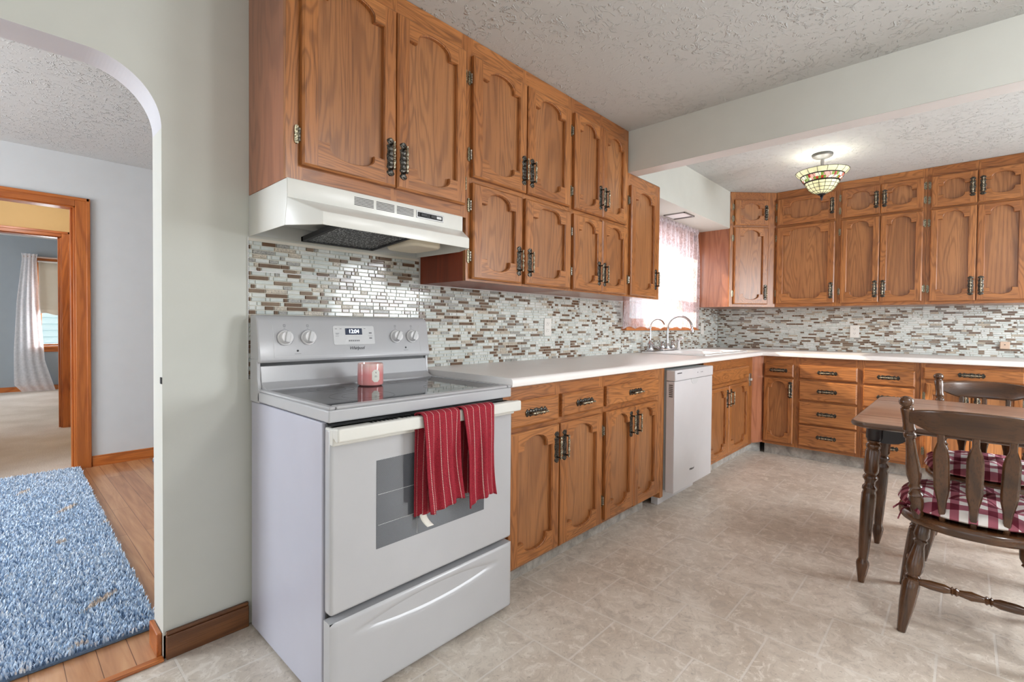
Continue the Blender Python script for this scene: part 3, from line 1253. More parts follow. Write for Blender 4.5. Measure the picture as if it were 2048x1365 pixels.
def cabinet(name, F, a0, a1, b0, b1, depth, label, group=None, openings=(), side=None):
    loc = F @ Vector(((a0 + a1) / 2, b0, -depth / 2))
    root = empty(name, loc)
    tag(root, label, 'cabinet', group)
    Fl = Matrix.Translation(-loc) @ F
    carcass(root, Fl, a0 + .0006, a1 - .0006, b0, b1, depth, side)
    face_frame(root, Fl, a0 + .0004, a1 - .0004, b0, b1, openings)
    return root, Fl


GU, GB = 'oak wall cabinets', 'oak base cabinets'
# left wall uppers: face at y=-.335
FU = frame((0, -.335, 0), (1, 0, 0), (0, -1, 0))
D = .333


def op(a0, a1, b0, b1, m=.012):
    return (a0 + m, a1 - m, b0 + m, b1 - m)


r, f = cabinet('wall_cabinet', FU, .004, .786, 1.618, CEIL - .002, D, 'short two-door oak wall cabinet directly above the white range hood', GU, [op(.05, .412, 1.67, 2.336), op(.416, .768, 1.67, 2.336)])
cab_door(r, f, .050, .411, 1.668, 2.338, 'L', (.384, 1.776))
cab_door(r, f, .416, .768, 1.668, 2.338, 'R', (.442, 1.774))
r, f = cabinet('wall_cabinet', FU, .786, 1.556, 1.34, CEIL - .002, D, 'four-door oak wall cabinet just right of the range hood, its left side bare red wood', GU, [op(.81, 1.17, 1.802, 2.336), op(1.18, 1.536, 1.802, 2.336), op(.81, 1.14, 1.35, 1.777), op(1.17, 1.55, 1.35, 1.777)], M['red_side'])
cab_door(r, f, .812, 1.170, 1.802, 2.338, 'L', (1.148, 1.908))
cab_door(r, f, 1.180, 1.538, 1.802, 2.338, 'R', (1.208, 1.908))
cab_door(r, f, .812, 1.141, 1.350, 1.777, 'L', (1.116, 1.458))
cab_door(r, f, 1.168, 1.546, 1.350, 1.777, 'R', (1.196, 1.458))
r, f = cabinet('wall_cabinet', FU, 1.556, 2.196, 1.34, CEIL - .002, D, 'four-door oak wall cabinet with narrow doors ending at the ceiling beam', GU, [op(1.58, 1.864, 1.8, 2.335), op(1.87, 2.15, 1.8, 2.335), op(1.58, 1.864, 1.35, 1.775), op(1.87, 2.15, 1.35, 1.775)])
cab_door(r, f, 1.578, 1.863, 1.800, 2.336, 'L', (1.838, 1.911))
cab_door(r, f, 1.867, 2.152, 1.800, 2.336, 'R', (1.892, 1.910))
cab_door(r, f, 1.576, 1.863, 1.350, 1.774, 'L', (1.832, 1.458))
cab_door(r, f, 1.867, 2.160, 1.350, 1.782, 'R', (1.892, 1.456))
r, f = cabinet('wall_cabinet', FU, 2.196, 2.650, 1.34, 2.150, D, 'single-door oak wall cabinet under the beam end beside the lace-curtained window', GU, [op(2.21, 2.6, 1.35, 2.072)])
cab_door(r, f, 2.212, 2.582, 1.350, 2.072, 'L', (2.556, 1.476))

# far wall uppers: face at x=4.41
FX = frame((4.41, 0, 0), (0, -1, 0), (-1, 0, 0))
D2 = .318
r, f = cabinet('wall_cabinet', FX, .646, 1.141, 1.34, CEIL - .002, D2, 'oak wall cabinet behind the stained-glass ceiling light, one wide door below one short door', GU, [op(.66, 1.12, 1.37, 2.085), op(.66, 1.12, 2.105, 2.35)])
cab_door(r, f, .658, 1.121, 1.370, 2.086, 'L', (1.096, 1.478))
cab_door(r, f, .658, 1.121, 2.104, 2.350, 'L', (1.096, 2.224))
r, f = cabinet('wall_cabinet', FX, 1.141, 1.731, 1.34, CEIL - .002, D2, 'middle four-door oak wall cabinet on the far wall, above the white outlet', GU, [op(1.163, 1.434, 1.37, 2.085), op(1.44, 1.71, 1.37, 2.085), op(1.163, 1.434, 2.105, 2.345), op(1.44, 1.71, 2.105, 2.345)])
cab_door(r, f, 1.163, 1.434, 1.366, 2.085, 'L', (1.408, 1.476))
cab_door(r, f, 1.438, 1.710, 1.366, 2.085, 'R', (1.463, 1.476))
cab_door(r, f, 1.163, 1.434, 2.104, 2.346, 'L', (1.408, 2.222))
cab_door(r, f, 1.438, 1.710, 2.104, 2.346, 'R', (1.463, 2.222))
r, f = cabinet('wall_cabinet', FX, 1.731, 2.318, 1.34, CEIL - .002, D2, 'rightmost four-door oak wall cabinet on the far wall, above the small beige phone jack', GU, [op(1.755, 2.018, 1.36, 2.083), op(2.022, 2.28, 1.36, 2.083), op(1.755, 2.018, 2.1, 2.342), op(2.022, 2.28, 2.1, 2.342)])
cab_door(r, f, 1.755, 2.018, 1.362, 2.083, 'L', (1.992, 1.474))
cab_door(r, f, 2.022, 2.282, 1.362, 2.083, 'R', (2.048, 1.474))
cab_door(r, f, 1.755, 2.018, 2.098, 2.342, 'L', (1.992, 2.22))
cab_door(r, f, 2.022, 2.282, 2.098, 2.342, 'R', (2.048, 2.22))

# diagonal corner cabinet: plane through (4.10,-.333) and (4.41,-.646)
P0, P1 = Vector((4.097, -.333, 0)), Vector((4.41, -.646, 0))
FDg = frame(P0, (1, -1, 0), (-1, -1, 0))
WD = (P1 - P0).length
root = empty('corner_cabinet', (4.45, -.28, 1.34))
tag(root, 'diagonal oak corner wall cabinet with plain veneer side facing the curtained window', 'cabinet', GU)
off_ = Matrix.Translation((-4.45, .28, -1.34))
b = MB()
b.T = off_
b.prism([(4.1235, -.002), (4.1235, -.345), (4.425, -.6457), (4.727, -.6457), (4.727, -.002)], 1.34, CEIL - .002)
b.build('carcass', M['oak_flat'], root, smooth=0)
Fd = off_ @ FDg
face_frame(root, Fd, .0, WD - .001, 1.34, CEIL - .002, [op(.034, .355, 1.37, 2.085), op(.034, .355, 2.105, 2.345)])
cab_door(root, Fd, .038, .360, 1.364, 2.086, 'L', (.334, 1.476))
cab_door(root, Fd, .038, .360, 2.104, 2.344, 'L', (.334, 2.222))

# left base run: face at y=-.58
FB = frame((0, -.58, 0), (1, 0, 0), (0, -1, 0))
DB = .575


def toe(root, loc, x0, x1, y0, y1, z=.105):
    b = MB()
    b.T = Matrix.Translation(-Vector(loc))
    b.box(x0, x1, y0, y1, 0, z)
    return b.build('toe_kick', M['toe'], root, smooth=0)


r, f = cabinet('base_cabinet', FB, .775, 1.528, .10, .8885, DB, 'oak base cabinet beside the white stove with two drawers over two doors', GB, [op(.81, 1.135, .71, .825), op(1.16, 1.51, .715, .825), op(.81, 1.138, .116, .688), op(1.15, 1.5, .116, .688)])
cab_drawer(r, f, .800, 1.131, .709, .824)
cab_drawer(r, f, 1.163, 1.511, .716, .824)
cab_door(r, f, .800, 1.138, .116, .688, 'L', (1.114, .585))
cab_door(r, f, 1.149, 1.501, .114, .688, 'R', (1.174, .585))
toe(r, r.location, .78, 1.528, -.505, -.03)
r, f = cabinet('base_cabinet', FB, 1.528, 2.205, .10, .8885, DB, 'oak base cabinet left of the dishwasher with one wide drawer over two doors', GB, [op(1.55, 2.13, .72, .826), op(1.543, 1.835, .12, .69), op(1.838, 2.13, .12, .69)])
cab_drawer(r, f, 1.549, 2.132, .720, .826)
cab_door(r, f, 1.543, 1.836, .120, .691, 'L', (1.796, .594))
cab_door(r, f, 1.840, 2.130, .112, .691, None, (1.870, .594))
toe(r, r.location, 1.528, 2.13, -.505, -.03)
b = MB()
b.T = Matrix.Translation(-r.location)
b.box(2.2055, 2.247, -.582, -.02, .062, .884)
b.build('end_panel', M['oak_z'], r, smooth=0, bevel=.002)
r, f = cabinet('base_cabinet', FB, 2.878, 3.998, .10, .8885, DB, 'oak sink base cabinet between the dishwasher and the far corner, false drawer over two doors', GB, [op(2.93, 3.345, .13, .675), op(3.36, 3.84, .13, .675)])
cab_drawer(r, f, 2.93, 3.842, .705, .812, pull=False, name='false_drawer_front')
cab_door(r, f, 2.93, 3.345, .132, .674, 'L', (3.316, .577))
cab_door(r, f, 3.36, 3.842, .132, .676, 'R', (3.394, .577))
toe(r, r.location, 2.878, 4.1, -.507, -.03)
b = MB()
b.T = Matrix.Translation(-r.location)
b.prism([(3.9985, -.578), (4.118, -.640), (4.16, -.60), (4.05, -.54)], .105, .888)
b.build('corner_filler', M['oak_flat'], r, smooth=0)
b = MB()
b.T = Matrix.Translation(-r.location)
b.prism([(4.10, -.507), (4.19, -.60), (4.22, -.58), (4.13, -.47)], 0, .105)
b.build('toe_kick', M['toe'], r, smooth=0)

# far base run: face at x=4.12
FR = frame((4.12, 0, 0), (0, -1, 0), (-1, 0, 0))
DF = .605


def toe_f(r, y0, y1):
    toe(r, r.location, 4.18, 4.66, -y1, -y0)


r, f = cabinet('base_cabinet', FR, .641, .905, .10, .8885, DF, 'narrow oak base cabinet in the far corner, one small drawer over one door', GB, [op(.65, .885, .71, .825), op(.65, .885, .13, .695)])
cab_drawer(r, f, .650, .885, .711, .824)
cab_door(r, f, .648, .885, .128, .696, 'L', (.861, .60))
toe_f(r, .641, .905)
r, f = cabinet('base_cabinet', FR, .905, 1.361, .10, .8885, DF, 'oak base cabinet with a stack of four wide drawers next to the corner door', GB, [op(.928, 1.34, .71, .824), op(.928, 1.34, .53, .69), op(.928, 1.34, .33, .508), op(.928, 1.34, .13, .31)])
for z0, z1 in ((.709, .824), (.526, .691), (.322, .509), (.130, .309)):
    cab_drawer(r, f, .928, 1.342, z0, z1)
toe_f(r, .905, 1.361)
r, f = cabinet('base_cabinet', FR, 1.361, 1.733, .10, .8885, DF, 'narrower four-drawer oak base cabinet catching sunlight behind the table corner', GB, [op(1.38, 1.7, .71, .824), op(1.38, 1.7, .53, .69), op(1.38, 1.7, .33, .508), op(1.38, 1.7, .13, .31)])
for z0, z1 in ((.701, .824), (.520, .689), (.318, .505), (.120, .305)):
    cab_drawer(r, f, 1.380, 1.700, z0, z1)
toe_f(r, 1.361, 1.733)
FR2 = frame((4.108, 0, 0), (0, -1, 0), (-1, 0, 0))
r, f = cabinet('base_cabinet', FR2, 1.733, 2.80, .10, .8885, DF - .02, 'wide oak base cabinet behind the spindle-back chairs, ornate pull on its wide drawer', GB, [op(1.745, 2.26, .775, .858), op(1.76, 2.0, .13, .74), op(2.01, 2.25, .13, .74)])
cab_drawer(r, f, 1.746, 2.27, .772, .858)
cab_drawer(r, f, 2.285, 2.78, .772, .858)
cab_door(r, f, 1.762, 2.006, .128, .742, 'L', (1.98, .63))
cab_door(r, f, 2.012, 2.262, .128, .742, 'R', (2.04, .63))
cab_door(r, f, 2.285, 2.78, .128, .742, 'R', (2.312, .63))
toe_f(r, 1.733, 2.80)

# ------------------------------------------------------------------ countertop
SX0, SX1, SY0, SY1 = 2.935, 3.90, -.575, -.045
CT, CB = .928, .890
b = MB()
b.box(.772, SX0 + .02, -.58, -.001, CB, CT)
b.box(SX1 - .02, 4.729, -.58, -.001, CB, CT)
b.box(SX0 + .02, SX1 - .02, SY1 - .02, -.001, CB, CT)
b.box(SX0 + .02, SX1 - .02, -.58, SY0 + .02, CB, CT)
b.box(4.13, 4.729, -2.81, -.58, CB, CT)
# rolled front edge, swept with a mitre at the inner corner
prof = [(0, CT), (.044, CT), (.053, CT - .002), (.060, CT - .009), (.062, CT - .020), (.060, CT - .034), (.054, CB), (0, CB)]
path = [((.772, -.58), (0, -1)), ((4.13, -.58), (-1, -1)), ((4.13, -2.81), (-1, 0))]
rings = []
for (px, py), (dx, dy) in path:
    rings.append([b.p((px + dx * d, py + dy * d, z)) for d, z in prof])
for A, B_ in zip(rings, rings[1:]):
    for i in range(len(prof)):
        j = (i + 1) % len(prof)
        b.face((A[i], A[j], B_[j], B_[i]))
b.face(rings[0])
b.face(rings[-1])
o = b.build('countertop', M['counter'], smooth=40)
tag(o, 'L-shaped pale laminate worktop with rolled front edge running from stove to far wall', 'countertop')

# ------------------------------------------------------------------ sink and taps
root = empty('kitchen_sink', ((SX0 + SX1) / 2, (SY0 + SY1) / 2, CT))
tag(root, 'white drop-in kitchen sink set in the worktop under the window', 'sink')
b = MB()
b.T = Matrix.Translation(-root.location)


def rrect(x0, x1, y0, y1, r, z, n=5):
    out = []
    for cx, cy, a0 in ((x1 - r, y1 - r, 0), (x0 + r, y1 - r, 90), (x0 + r, y0 + r, 180), (x1 - r, y0 + r, 270)):
        for i in range(n + 1):
            a = R(a0 + 90 * i / n)
            out.append((cx + r * math.cos(a), cy + r * math.sin(a), z))
    return out


mid = 3.43
ring = [rrect(SX0, SX1, SY0, SY1, .05, CT + .001), rrect(SX0, SX1, SY0, SY1, .05, CT + .008), rrect(SX0 + .008, SX1 - .008, SY0 + .008, SY1 - .008, .045, CT + .013)]
ids = [[b.p(q) for q in rg] for rg in ring]
for A, B_ in zip(ids, ids[1:]):
    for i in range(len(A)):
        j = (i + 1) % len(A)
        b.face((A[i], A[j], B_[j], B_[i]))
# deck between rim and the two bowls
zt = CT + .013
yb0, yb1 = SY0 + .03, SY1 - .11
bowls = ((SX0 + .03, mid - .012), (mid + .012, SX1 - .03))
b.box(SX0 + .008, SX1 - .008, yb1, SY1 - .008, zt - .012, zt)
b.box(SX0 + .008, SX1 - .008, SY0 + .008, yb0, zt - .012, zt)
b.box(SX0 + .008, bowls[0][0], yb0, yb1, zt - .012, zt)
b.box(bowls[1][1], SX1 - .008, yb0, yb1, zt - .012, zt)
b.box(bowls[0][1], bowls[1][0], yb0, yb1, zt - .012, zt)
b.build('rim', M['porcelain'], root, smooth=40)
for x0, x1 in bowls:
    b = MB()
    b.T = Matrix.Translation(-root.location)
    lv = [(0, zt - .002), (.006, zt - .02), (.012, zt - .036)]
    ids = [[b.p(q) for q in rrect(x0 + d, x1 - d, yb0 + d, yb1 - d, .05, z)] for d, z in lv]
    for A, B_ in zip(ids, ids[1:]):
        for i in range(len(A)):
            j = (i + 1) % len(A)
            b.face((A[i], A[j], B_[j], B_[i]))
    b.face(ids[-1])
    b.build('bowl', M['porcelain'], root, fix=False)

ZD = CT + .0135
root = empty('kitchen_faucet', (3.345, -.082, ZD))
tag(root, 'chrome high-arc kitchen tap with two lever handles behind the sink', 'faucet')
b = MB()
b.prism([(q[0], q[1]) for q in rrect(-.125, .125, -.026, .026, .025, 0)], 0, .016)
b.build('base_plate', M['chrome'], root, bevel=.004)
b = MB()
b.lathe([(.022, .016), (.022, .03), (.017, .045), (.012, .06)], (0, 0, 0), (0, 0, 1), 16)
pts = [(0, 0, .05), (0, 0, .12), (0, 0, .185)]
for i in range(1, 15):
    a = PI * i / 14
    pts.append((0, -.108 + .108 * math.cos(a), .185 + .108 * math.sin(a)))
pts += [(0, -.218, .165)]
b.tube(pts, [.0098] * (len(pts) - 1) + [.0098], 12)
b.lathe([(.0125, 0), (.0125, .022), (.0105, .03)], (0, -.2185, .158), (0, 0, 1), 12)
b.build('spout', M['chrome'], root)
for sx in (-1, 1):
    b = MB()
    x = sx * .1
    b.lathe([(.02, .016), (.024, .03), (.02, .046), (.012, .058), (.016, .068), (.01, .078)], (x, 0, 0), (0, 0, 1), 14)
    b.tube([(x, 0, .066), (x + sx * .02, -.02, .07), (x + sx * .038, -.04, .078)], [.0075, .0062, .0085], 8)
    b.build('lever_handle', M['chrome'], root)
root = empty('filter_faucet', (3.03, -.082, ZD))
tag(root, 'slim chrome filtered-water tap with small swan neck, left of the main tap', 'faucet')
b = MB()
b.lathe([(.026, 0), (.030, .012), (.026, .03), (.02, .05), (.026, .062), (.012, .08), (.008, .09)], (0, 0, 0), (0, 0, 1), 14)
b.tube([(.01, -.012, .05), (.03, -.05, .03), (.036, -.062, .026)], [.006, .008, .01], 8)
b.build('valve_body', M['chrome'], root)
b = MB()
pts = [(0, 0, .08), (0, 0, .2)]
for i in range(1, 12):
    a = PI * .9 * i / 11
    pts.append((0, -.062 + .062 * math.cos(a), .2 + .062 * math.sin(a)))
b.tube(pts, .0055, 10)
b.lathe([(.0095, 0), (.011, .008), (.008, .016)], (0, 0, .19), (0, 0, 1), 10)
b.build('swan_neck', M['chrome'], root)
root = empty('side_sprayer', (3.56, -.085, ZD))
tag(root, 'white pull-out side sprayer right of the main sink tap', 'sprayer')
b = MB()
b.lathe([(.022, 0), (.022, .008), (.013, .018), (.012, .05), (.015, .075), (.018, .09), (.014, .1)], (0, 0, 0), (0, 0, 1), 12)
b.tube([(0, -.004, .085), (0, -.024, .098), (0, -.04, .104)], [.013, .014, .012], 10)
b.build('spray_head', M['white_plastic'], root)

# ------------------------------------------------------------------ stove
SW = .762
root = empty('electric_range', (.381, -.33, 0))
tag(root, 'white freestanding electric range with black glass cooktop', 'stove')
OFF = Matrix.Translation((-.381, .33, 0))


def SB():
    b = MB()
    b.T = OFF
    return b


b = SB()
b.box(.003, SW - .003, -.598, -.032, .012, .852, 0)
b.box(.012, SW - .012, -.612, -.598, .03, .85, 1)
for x in (.04, SW - .07):
    for y in (-.56, -.10):
        b.box(x, x + .03, y, y + .03, 0, .014, 1)
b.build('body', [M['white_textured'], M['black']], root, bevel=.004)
# cooktop frame: raised rim around glass, swept corners
b = SB()
b.box(0, SW, -.645, -.10, .856, .893)
b.box(0, .022, -.645, -.10, .893, .903)
b.box(SW - .022, SW, -.645, -.10, .893, .903)
b.box(.022, SW - .022, -.645, -.610, .893, .903)
b.box(.022, SW - .022, -.150, -.10, .893, .903)
b.build('cooktop_frame', M['white_enamel'], root, bevel=.006, seg=3)
b = SB()
b.box(.0215, SW - .0215, -.611, -.149, .894, .9005)
o = b.build('glass_cooktop', M['glass_top'], root, bevel=.001)
b = SB()
for cx, cy, rr in ((.2, -.48, .105), (.56, -.48, .085), (.2, -.26, .08), (.56, -.25, .1)):
    n = 40
    for r_ in (rr, rr * .62):
        for i in range(n):
            a0, a1 = 2 * PI * i / n, 2 * PI * (i + 1) / n
            q = [(cx + (r_ + d) * math.cos(a), cy + (r_ + d) * math.sin(a), .9008) for a, d in ((a0, 0), (a1, 0), (a1, .0022), (a0, .0022))]
            b.quad(*q)
b.build('burner_rings', M['burner_ring'], o, smooth=0)
# side cheeks rising to the backguard, and lower back panel
b = SB()
for x0, x1 in ((0, .012), (SW - .012, SW)):
    b.prism([(-.028, .853), (-.115, .853), (-.112, .90), (-.100, .935), (-.096, .985), (-.096, 1.01), (-.028, 1.01)], x0, x1, 'x')
b.prism([(-.03, .853), (-.152, .853), (-.150, .905), (-.125, .914), (-.108, .925), (-.094, .984), (-.03, .984)], .012, SW - .012, 'x')
b.build('back_riser', M['white_enamel'], root, bevel=.002)
b = SB()
b.box(.01, SW - .008, -.088, -.03, .984, 1.002)
b.build('vent_gap', M['black'], root)
# control panel (tilted face)
b = SB()
b.prism([(-.022, .996), (-.108, .996), (-.114, 1.004), (-.088, 1.150), (-.076, 1.166), (-.060, 1.172), (-.022, 1.172)], .002, SW - .0, 'x')
panel = b.build('control_panel', M['white_enamel'], root, bevel=.005, seg=3)
pa, pb = Vector((0, -.114, 1.004)), Vector((0, -.088, 1.150))
vdir = (pb - pa).normalized()
ndir = Vector((1, 0, 0)).cross(vdir).normalized()


def PT(x, t, c=0.0):
    """frame on the tilted control face: x along the range, t metres up the face"""
    m_ = Matrix((Vector((1, 0, 0)), vdir, ndir)).transposed().to_4x4()
    m_.translation = Vector((x, 0, 0)) + pa + vdir * t + ndir * c
    return OFF @ m_


b = MB()
for i_ in range(1):
    b.T = PT(0, 0, .0)
    n = 8
    x0, x1, t0, t1 = .055, .712, .012, .134
    b.box(x0, x1, t0, t0 + .0012, 0, .0008)
    b.box(x0, x0 + .0012, t0, t1, 0, .0008)
    b.box(x1 - .0012, x1, t0, t1, 0, .0008)
b.build('panel_outline', M['knob_gray'], panel, smooth=0)
for x, rot in ((.098, -12), (.186, -16), (.583, -30), (.668, -28)):
    b = MB()
    b.T = PT(x, .084)
    b.lathe([(.0285, 0), (.0285, .004), (.0265, .006), (.0245, .0062), (.0235, .012), (.022, .024), (.0205, .026), (.001, .0265)], (0, 0, 0), (0, 0, 1), 28)
    k = b.build('knob', [M['white_plastic']], panel)
    b = MB()
    b.T = PT(x, .084) @ Matrix.Rotation(R(rot), 4, 'Z')
    b.prism([(-.0075, -.021), (.0075, -.021), (.0085, .0), (.0075, .021), (-.0075, .021), (-.0085, 0)], .024, .034, 'z')
    b.build('grip', M['knob_gray'], k, bevel=.002)
    b = MB()
    b.T = PT(x, .084, .0004)
    for a0 in range(-50, 231, 10):
        a1 = a0 + 9
        q = [(r_ * math.cos(R(a)), r_ * math.sin(R(a)), 0) for a, r_ in ((a0, .030), (a1, .030), (a1, .0312), (a0, .0312))]
        b.quad(*q)
    b.box(-.004, .004, .043, .0445, 0, .0003)
    b.box(-.004, .004, .050, .0515, 0, .0003)
    b.box(-.004, -.003, .043, .0515, 0, .0003)
    b.box(.003, .004, .043, .0515, 0, .0003)
    b.box(-.003, .003, .0365, .0378, 0, .0003)
    b.build('dial_marks', M['print'], k, smooth=0)
b = MB()
b.T = PT(0, 0)
b.prism([(x, y) for x, y, z in rrect(.288, .475, .052, .132, .008, 0)], -.001, .0016, 'z')
mod = b.build('clock_panel', M['knob_gray'], panel, bevel=.001)
b = MB()
b.T = PT(0, 0, .0018)
b.box(.341, .417, .094, .121, -.001, .0006)
dsp = b.build('display', M['display'], mod, smooth=0)
text_mesh('12:04', .023, PT(.379, .1075, .0030), M['digits'], 'time_digits', dsp, spacing=.95)
b = MB()
b.T = PT(0, 0, .0018)
for x, t, w_, h_ in ((.297, .118, .009, .002), (.317, .118, .009, .002), (.425, .119, .009, .002), (.298, .100, .016, .0015), (.300, .096, .011, .0015), (.298, .088, .014, .0012),
                     (.449, .098, .013, .006), (.445, .088, .02, .0012), (.449, .076, .013, .006)):
    b.box(x, x + w_, t, t + h_, 0, .0004)
for i_ in range(6):
    b.box(.354 + i_ * .0085, .360 + i_ * .0085, .066, .072, 0, .0004)
b.build('key_marks', M['print'], mod, smooth=0)
text_mesh('Whirlpool', .0185, PT(.388, .038, .0006), M['print_dark'], 'logo', panel, shear=.35, spacing=.88)
for x in (.142, .630):
    b = MB()
    b.T = PT(x, .034)
    b.lathe([(.0038, 0), (.0038, .0015), (.002, .002)], (0, 0, 0), (0, 0, 1), 10)
    b.build('indicator_light', M['black'], panel)
    b = MB()
    b.T = PT(x, .022)
    b.box(-.012, .012, 0, .0014, 0, .0004)
    b.build('indicator_mark', M['print'], panel, smooth=0)
# oven door
b = SB()
b.box(.002, SW - .002, -.652, -.612, .297, .842)
door = b.build('oven_door', M['white_enamel'], root, bevel=.010, seg=3)
b = SB()
b.box(.003, SW - .003, -.664, -.615, .792, .842)
b.build('door_top_trim', M['cream_enamel'], door, bevel=.004)
b = SB()
for x0 in (.13, .24, .38, .52):
    for i in range(7):
        x = x0 + i * .0145
        b.box(x, x + .008, -.660, -.636, .8415, .8428)
b.build('vent_holes', M['black'], door, smooth=0)
b = SB()
b.box(.0, SW, -.700, -.676, .808, .848)
b.box(.004, .05, -.68, -.655, .812, .845)
b.box(SW - .05, SW - .004, -.68, -.655, .812, .845)
b.build('door_handle', M['cream_enamel'], door, bevel=.006, seg=3)
b = SB()
b.box(.150, .606, -.6535, -.650, .448, .722)
win = b.build('oven_window', M['oven_window'], door, smooth=0)
b = SB()
for z in (.52, .615):
    b.box(.155, .60, -.6540, -.6534, z, z + .0018)
b.box(.30, .302, -.6540, -.6534, .452, .55)
b.build('rack_lines', plain('rack_line', lin(176, 178, 180), .4), win, smooth=0)
# storage drawer with scooped grip
b = SB()
NX, NZ = 48, 24
X0, X1, Z0, Z1 = .002, SW - .002, .020, .276


def scoop(u, v):
    x = X0 + (X1 - X0) * u
    z = Z0 + (Z1 - Z0) * v
    ux = (x - .381) / .315
    d = 0
    if abs(ux) < 1:
        cz = .222
        hgt = .030 * (1 - ux * ux) + .006
        q = (z - cz) / hgt
        if abs(q) < 1:
            d = .020 * (1 - ux ** 2) * (1 - abs(q)) ** .8 if q > 0 else .020 * (1 - ux ** 2) * (1 - abs(q)) ** 1.1
    edge = min(x - X0, X1 - x, z - Z0, Z1 - z)
    rr = .006 * max(0, 1 - edge / .008) ** 2
    return Vector((x, -.655 + d + rr, z))


b.grid(lambda u, v: scoop(u, v), 64, 40)
b.box(X0, X1, -.649, -.612, Z0, Z1)
b.build('storage_drawer', M['white_enamel'], root, smooth=40, fix=False)

# ------------------------------------------------------------------ range hood
root = empty('range_hood', (.381, -.2, 1.463))
tag(root, 'almond-white under-cabinet range hood above the stove', 'range hood')
OFF = Matrix.Translation((-.381, .2, -1.463))
HZ = 1.616
b = SB()
# outer skin as strips: left/right/front with flared lip
pl = [(.006, -.002), (.006, -.328), (.068, -.462), (.692, -.462), (.758, -.328), (.758, -.002)]


def wall_strip(pts, zb, zt_):
    for (xa, ya), (xb, yb) in zip(pts, pts[1:]):
        b.quad((xa, ya, zb), (xb, yb, zb), (xb, yb, zt_), (xa, ya, zt_))


# side panels
for xs_, xf in ((.006, .068), (.758, .692)):
    b.face([b.p(q) for q in ((xs_, -.002, 1.466), (xs_, -.328, 1.464), (xs_, -.345, 1.553), (xs_, -.345, HZ), (xs_, -.002, HZ))])
    b.face([b.p(q) for q in ((xs_, -.328, 1.464), (xf, -.462, 1.458), (xf, -.462, 1.499), (xs_, -.345, 1.553))])
b.quad((.006, -.345, 1.553), (.758, -.345, 1.553), (.758, -.345, HZ), (.006, -.345, HZ))
b.quad((.068, -.462, 1.499), (.692, -.462, 1.499), (.758, -.345, 1.553), (.006, -.345, 1.553))
b.quad((.068, -.462, 1.458), (.692, -.462, 1.458), (.692, -.462, 1.499), (.068, -.462, 1.499))
b.quad((.006, -.002, HZ), (.758, -.002, HZ), (.758, -.345, HZ), (.006, -.345, HZ))
b.build('hood_shell', M['cream_enamel'], root, smooth=20, solid=.003, bevel=.0015)
b = SB()
b.quad((.010, -.012, 1.470), (.754, -.012, 1.470), (.754, -.012, HZ - .004), (.010, -.012, HZ - .004))
b.quad((.010, -.012, 1.520), (.754, -.012, 1.520), (.70, -.44, 1.520 - .02), (.064, -.44, 1.50))
b.build('inner_liner', M['gray_inner'], root, smooth=0, fix=False)
b = SB()
b.T = OFF @ Matrix.Translation((.33, -.22, 1.482)) @ Matrix.Rotation(R(-4), 4, 'X')
b.box(-.148, .148, -.150, .150, -.006, .006, 0)
fl = b.build('grease_filter', M['filter'], root, bevel=.002)
b = SB()
b.T = OFF @ Matrix.Translation((.33, -.22, 1.482)) @ Matrix.Rotation(R(-4), 4, 'X')
for q in ((-.156, .156, -.158, -.144), (-.156, .156, .144, .158), (-.156, -.142, -.158, .158), (.142, .156, -.158, .158)):
    b.box(*q, -.009, .009)
b.build('filter_frame', M['dark_rubber'], fl, smooth=0)
b = SB()
b.prism([(x, y) for x, y, z in rrect(.50, .66, -.34, -.13, .04, 0)], 1.462, 1.500, 'z')
b.build('lamp_lens', plain('lamp_lens', lin(236, 226, 204), .4), root, bevel=.01, seg=3)
for i in range(3):
    b = SB()
    x0 = .242 + i * .0895
    for j in range(6):
        z = 1.572 + j * .0053
        b.box(x0, x0 + .078, -.3475, -.3462, z, z + .0026)
    b.build('vent_grille', M['slot'], root, smooth=0)
b = SB()
b.box(.512, .650, -.3485, -.346, 1.572, 1.601, 0)
sp = b.build('switch_panel', M['steel'], root, bevel=.0008)
b = SB()
b.box(.518, .644, -.3492, -.348, 1.577, 1.596, 0)
b.build('switch_bezel', M['dark_rubber'], sp, smooth=0)
for x in (.532, .582):
    b = SB()
    b.box(x, x + .03, -.3525, -.349, 1.580, 1.593)
    b.build('rocker_switch', M['black'], sp, bevel=.001)
b = SB()
b.box(.61, .638, -.3496, -.349, 1.582, 1.592)
b.build('rating_label', M['steel'], sp, smooth=0)

# ------------------------------------------------------------------ dishwasher
root = empty('dishwasher', (2.56, -.35, 0))
tag(root, 'white built-in dishwasher between two oak base cabinets', 'dishwasher')
OFF = Matrix.Translation((-2.56, .35, 0))
b = SB()
b.box(2.268, 2.858, -.588, -.05, .10, .868)
b.build('tub', M['gray_inner'], root, smooth=0)
b = SB()
b.box(2.256, 2.872, -.648, -.59, .092, .798)
dd = b.build('door', M['dishwasher_white'], root, bevel=.004)
b = SB()
b.box(2.254, 2.874, -.652, -.59, .800, .868)
cp = b.build('control_panel', M['dishwasher_white'], root, bevel=.006, seg=3)
b = SB()
pts = [(2.50, .799), (2.62, .799)] + [(2.56 + .06 * math.cos(a), .799 - .038 * math.sin(a)) for a in [PI * i / 12 for i in range(1, 12)]]
b.prism(pts, -.6495, -.646, 'y')
b.build('pocket_handle', M['knob_gray'], dd, smooth=0)
b = SB()
for i in range(11):
    b.box(2.281 + i * .0062, 2.286 + i * .0062, -.6526, -.652, .846, .852)
for x in (2.596, 2.655, 2.676):
    b.box(x, x + .008, -.6526, -.652, .834, .840)
b.build('control_marks', M['print_dark'], cp, smooth=0)
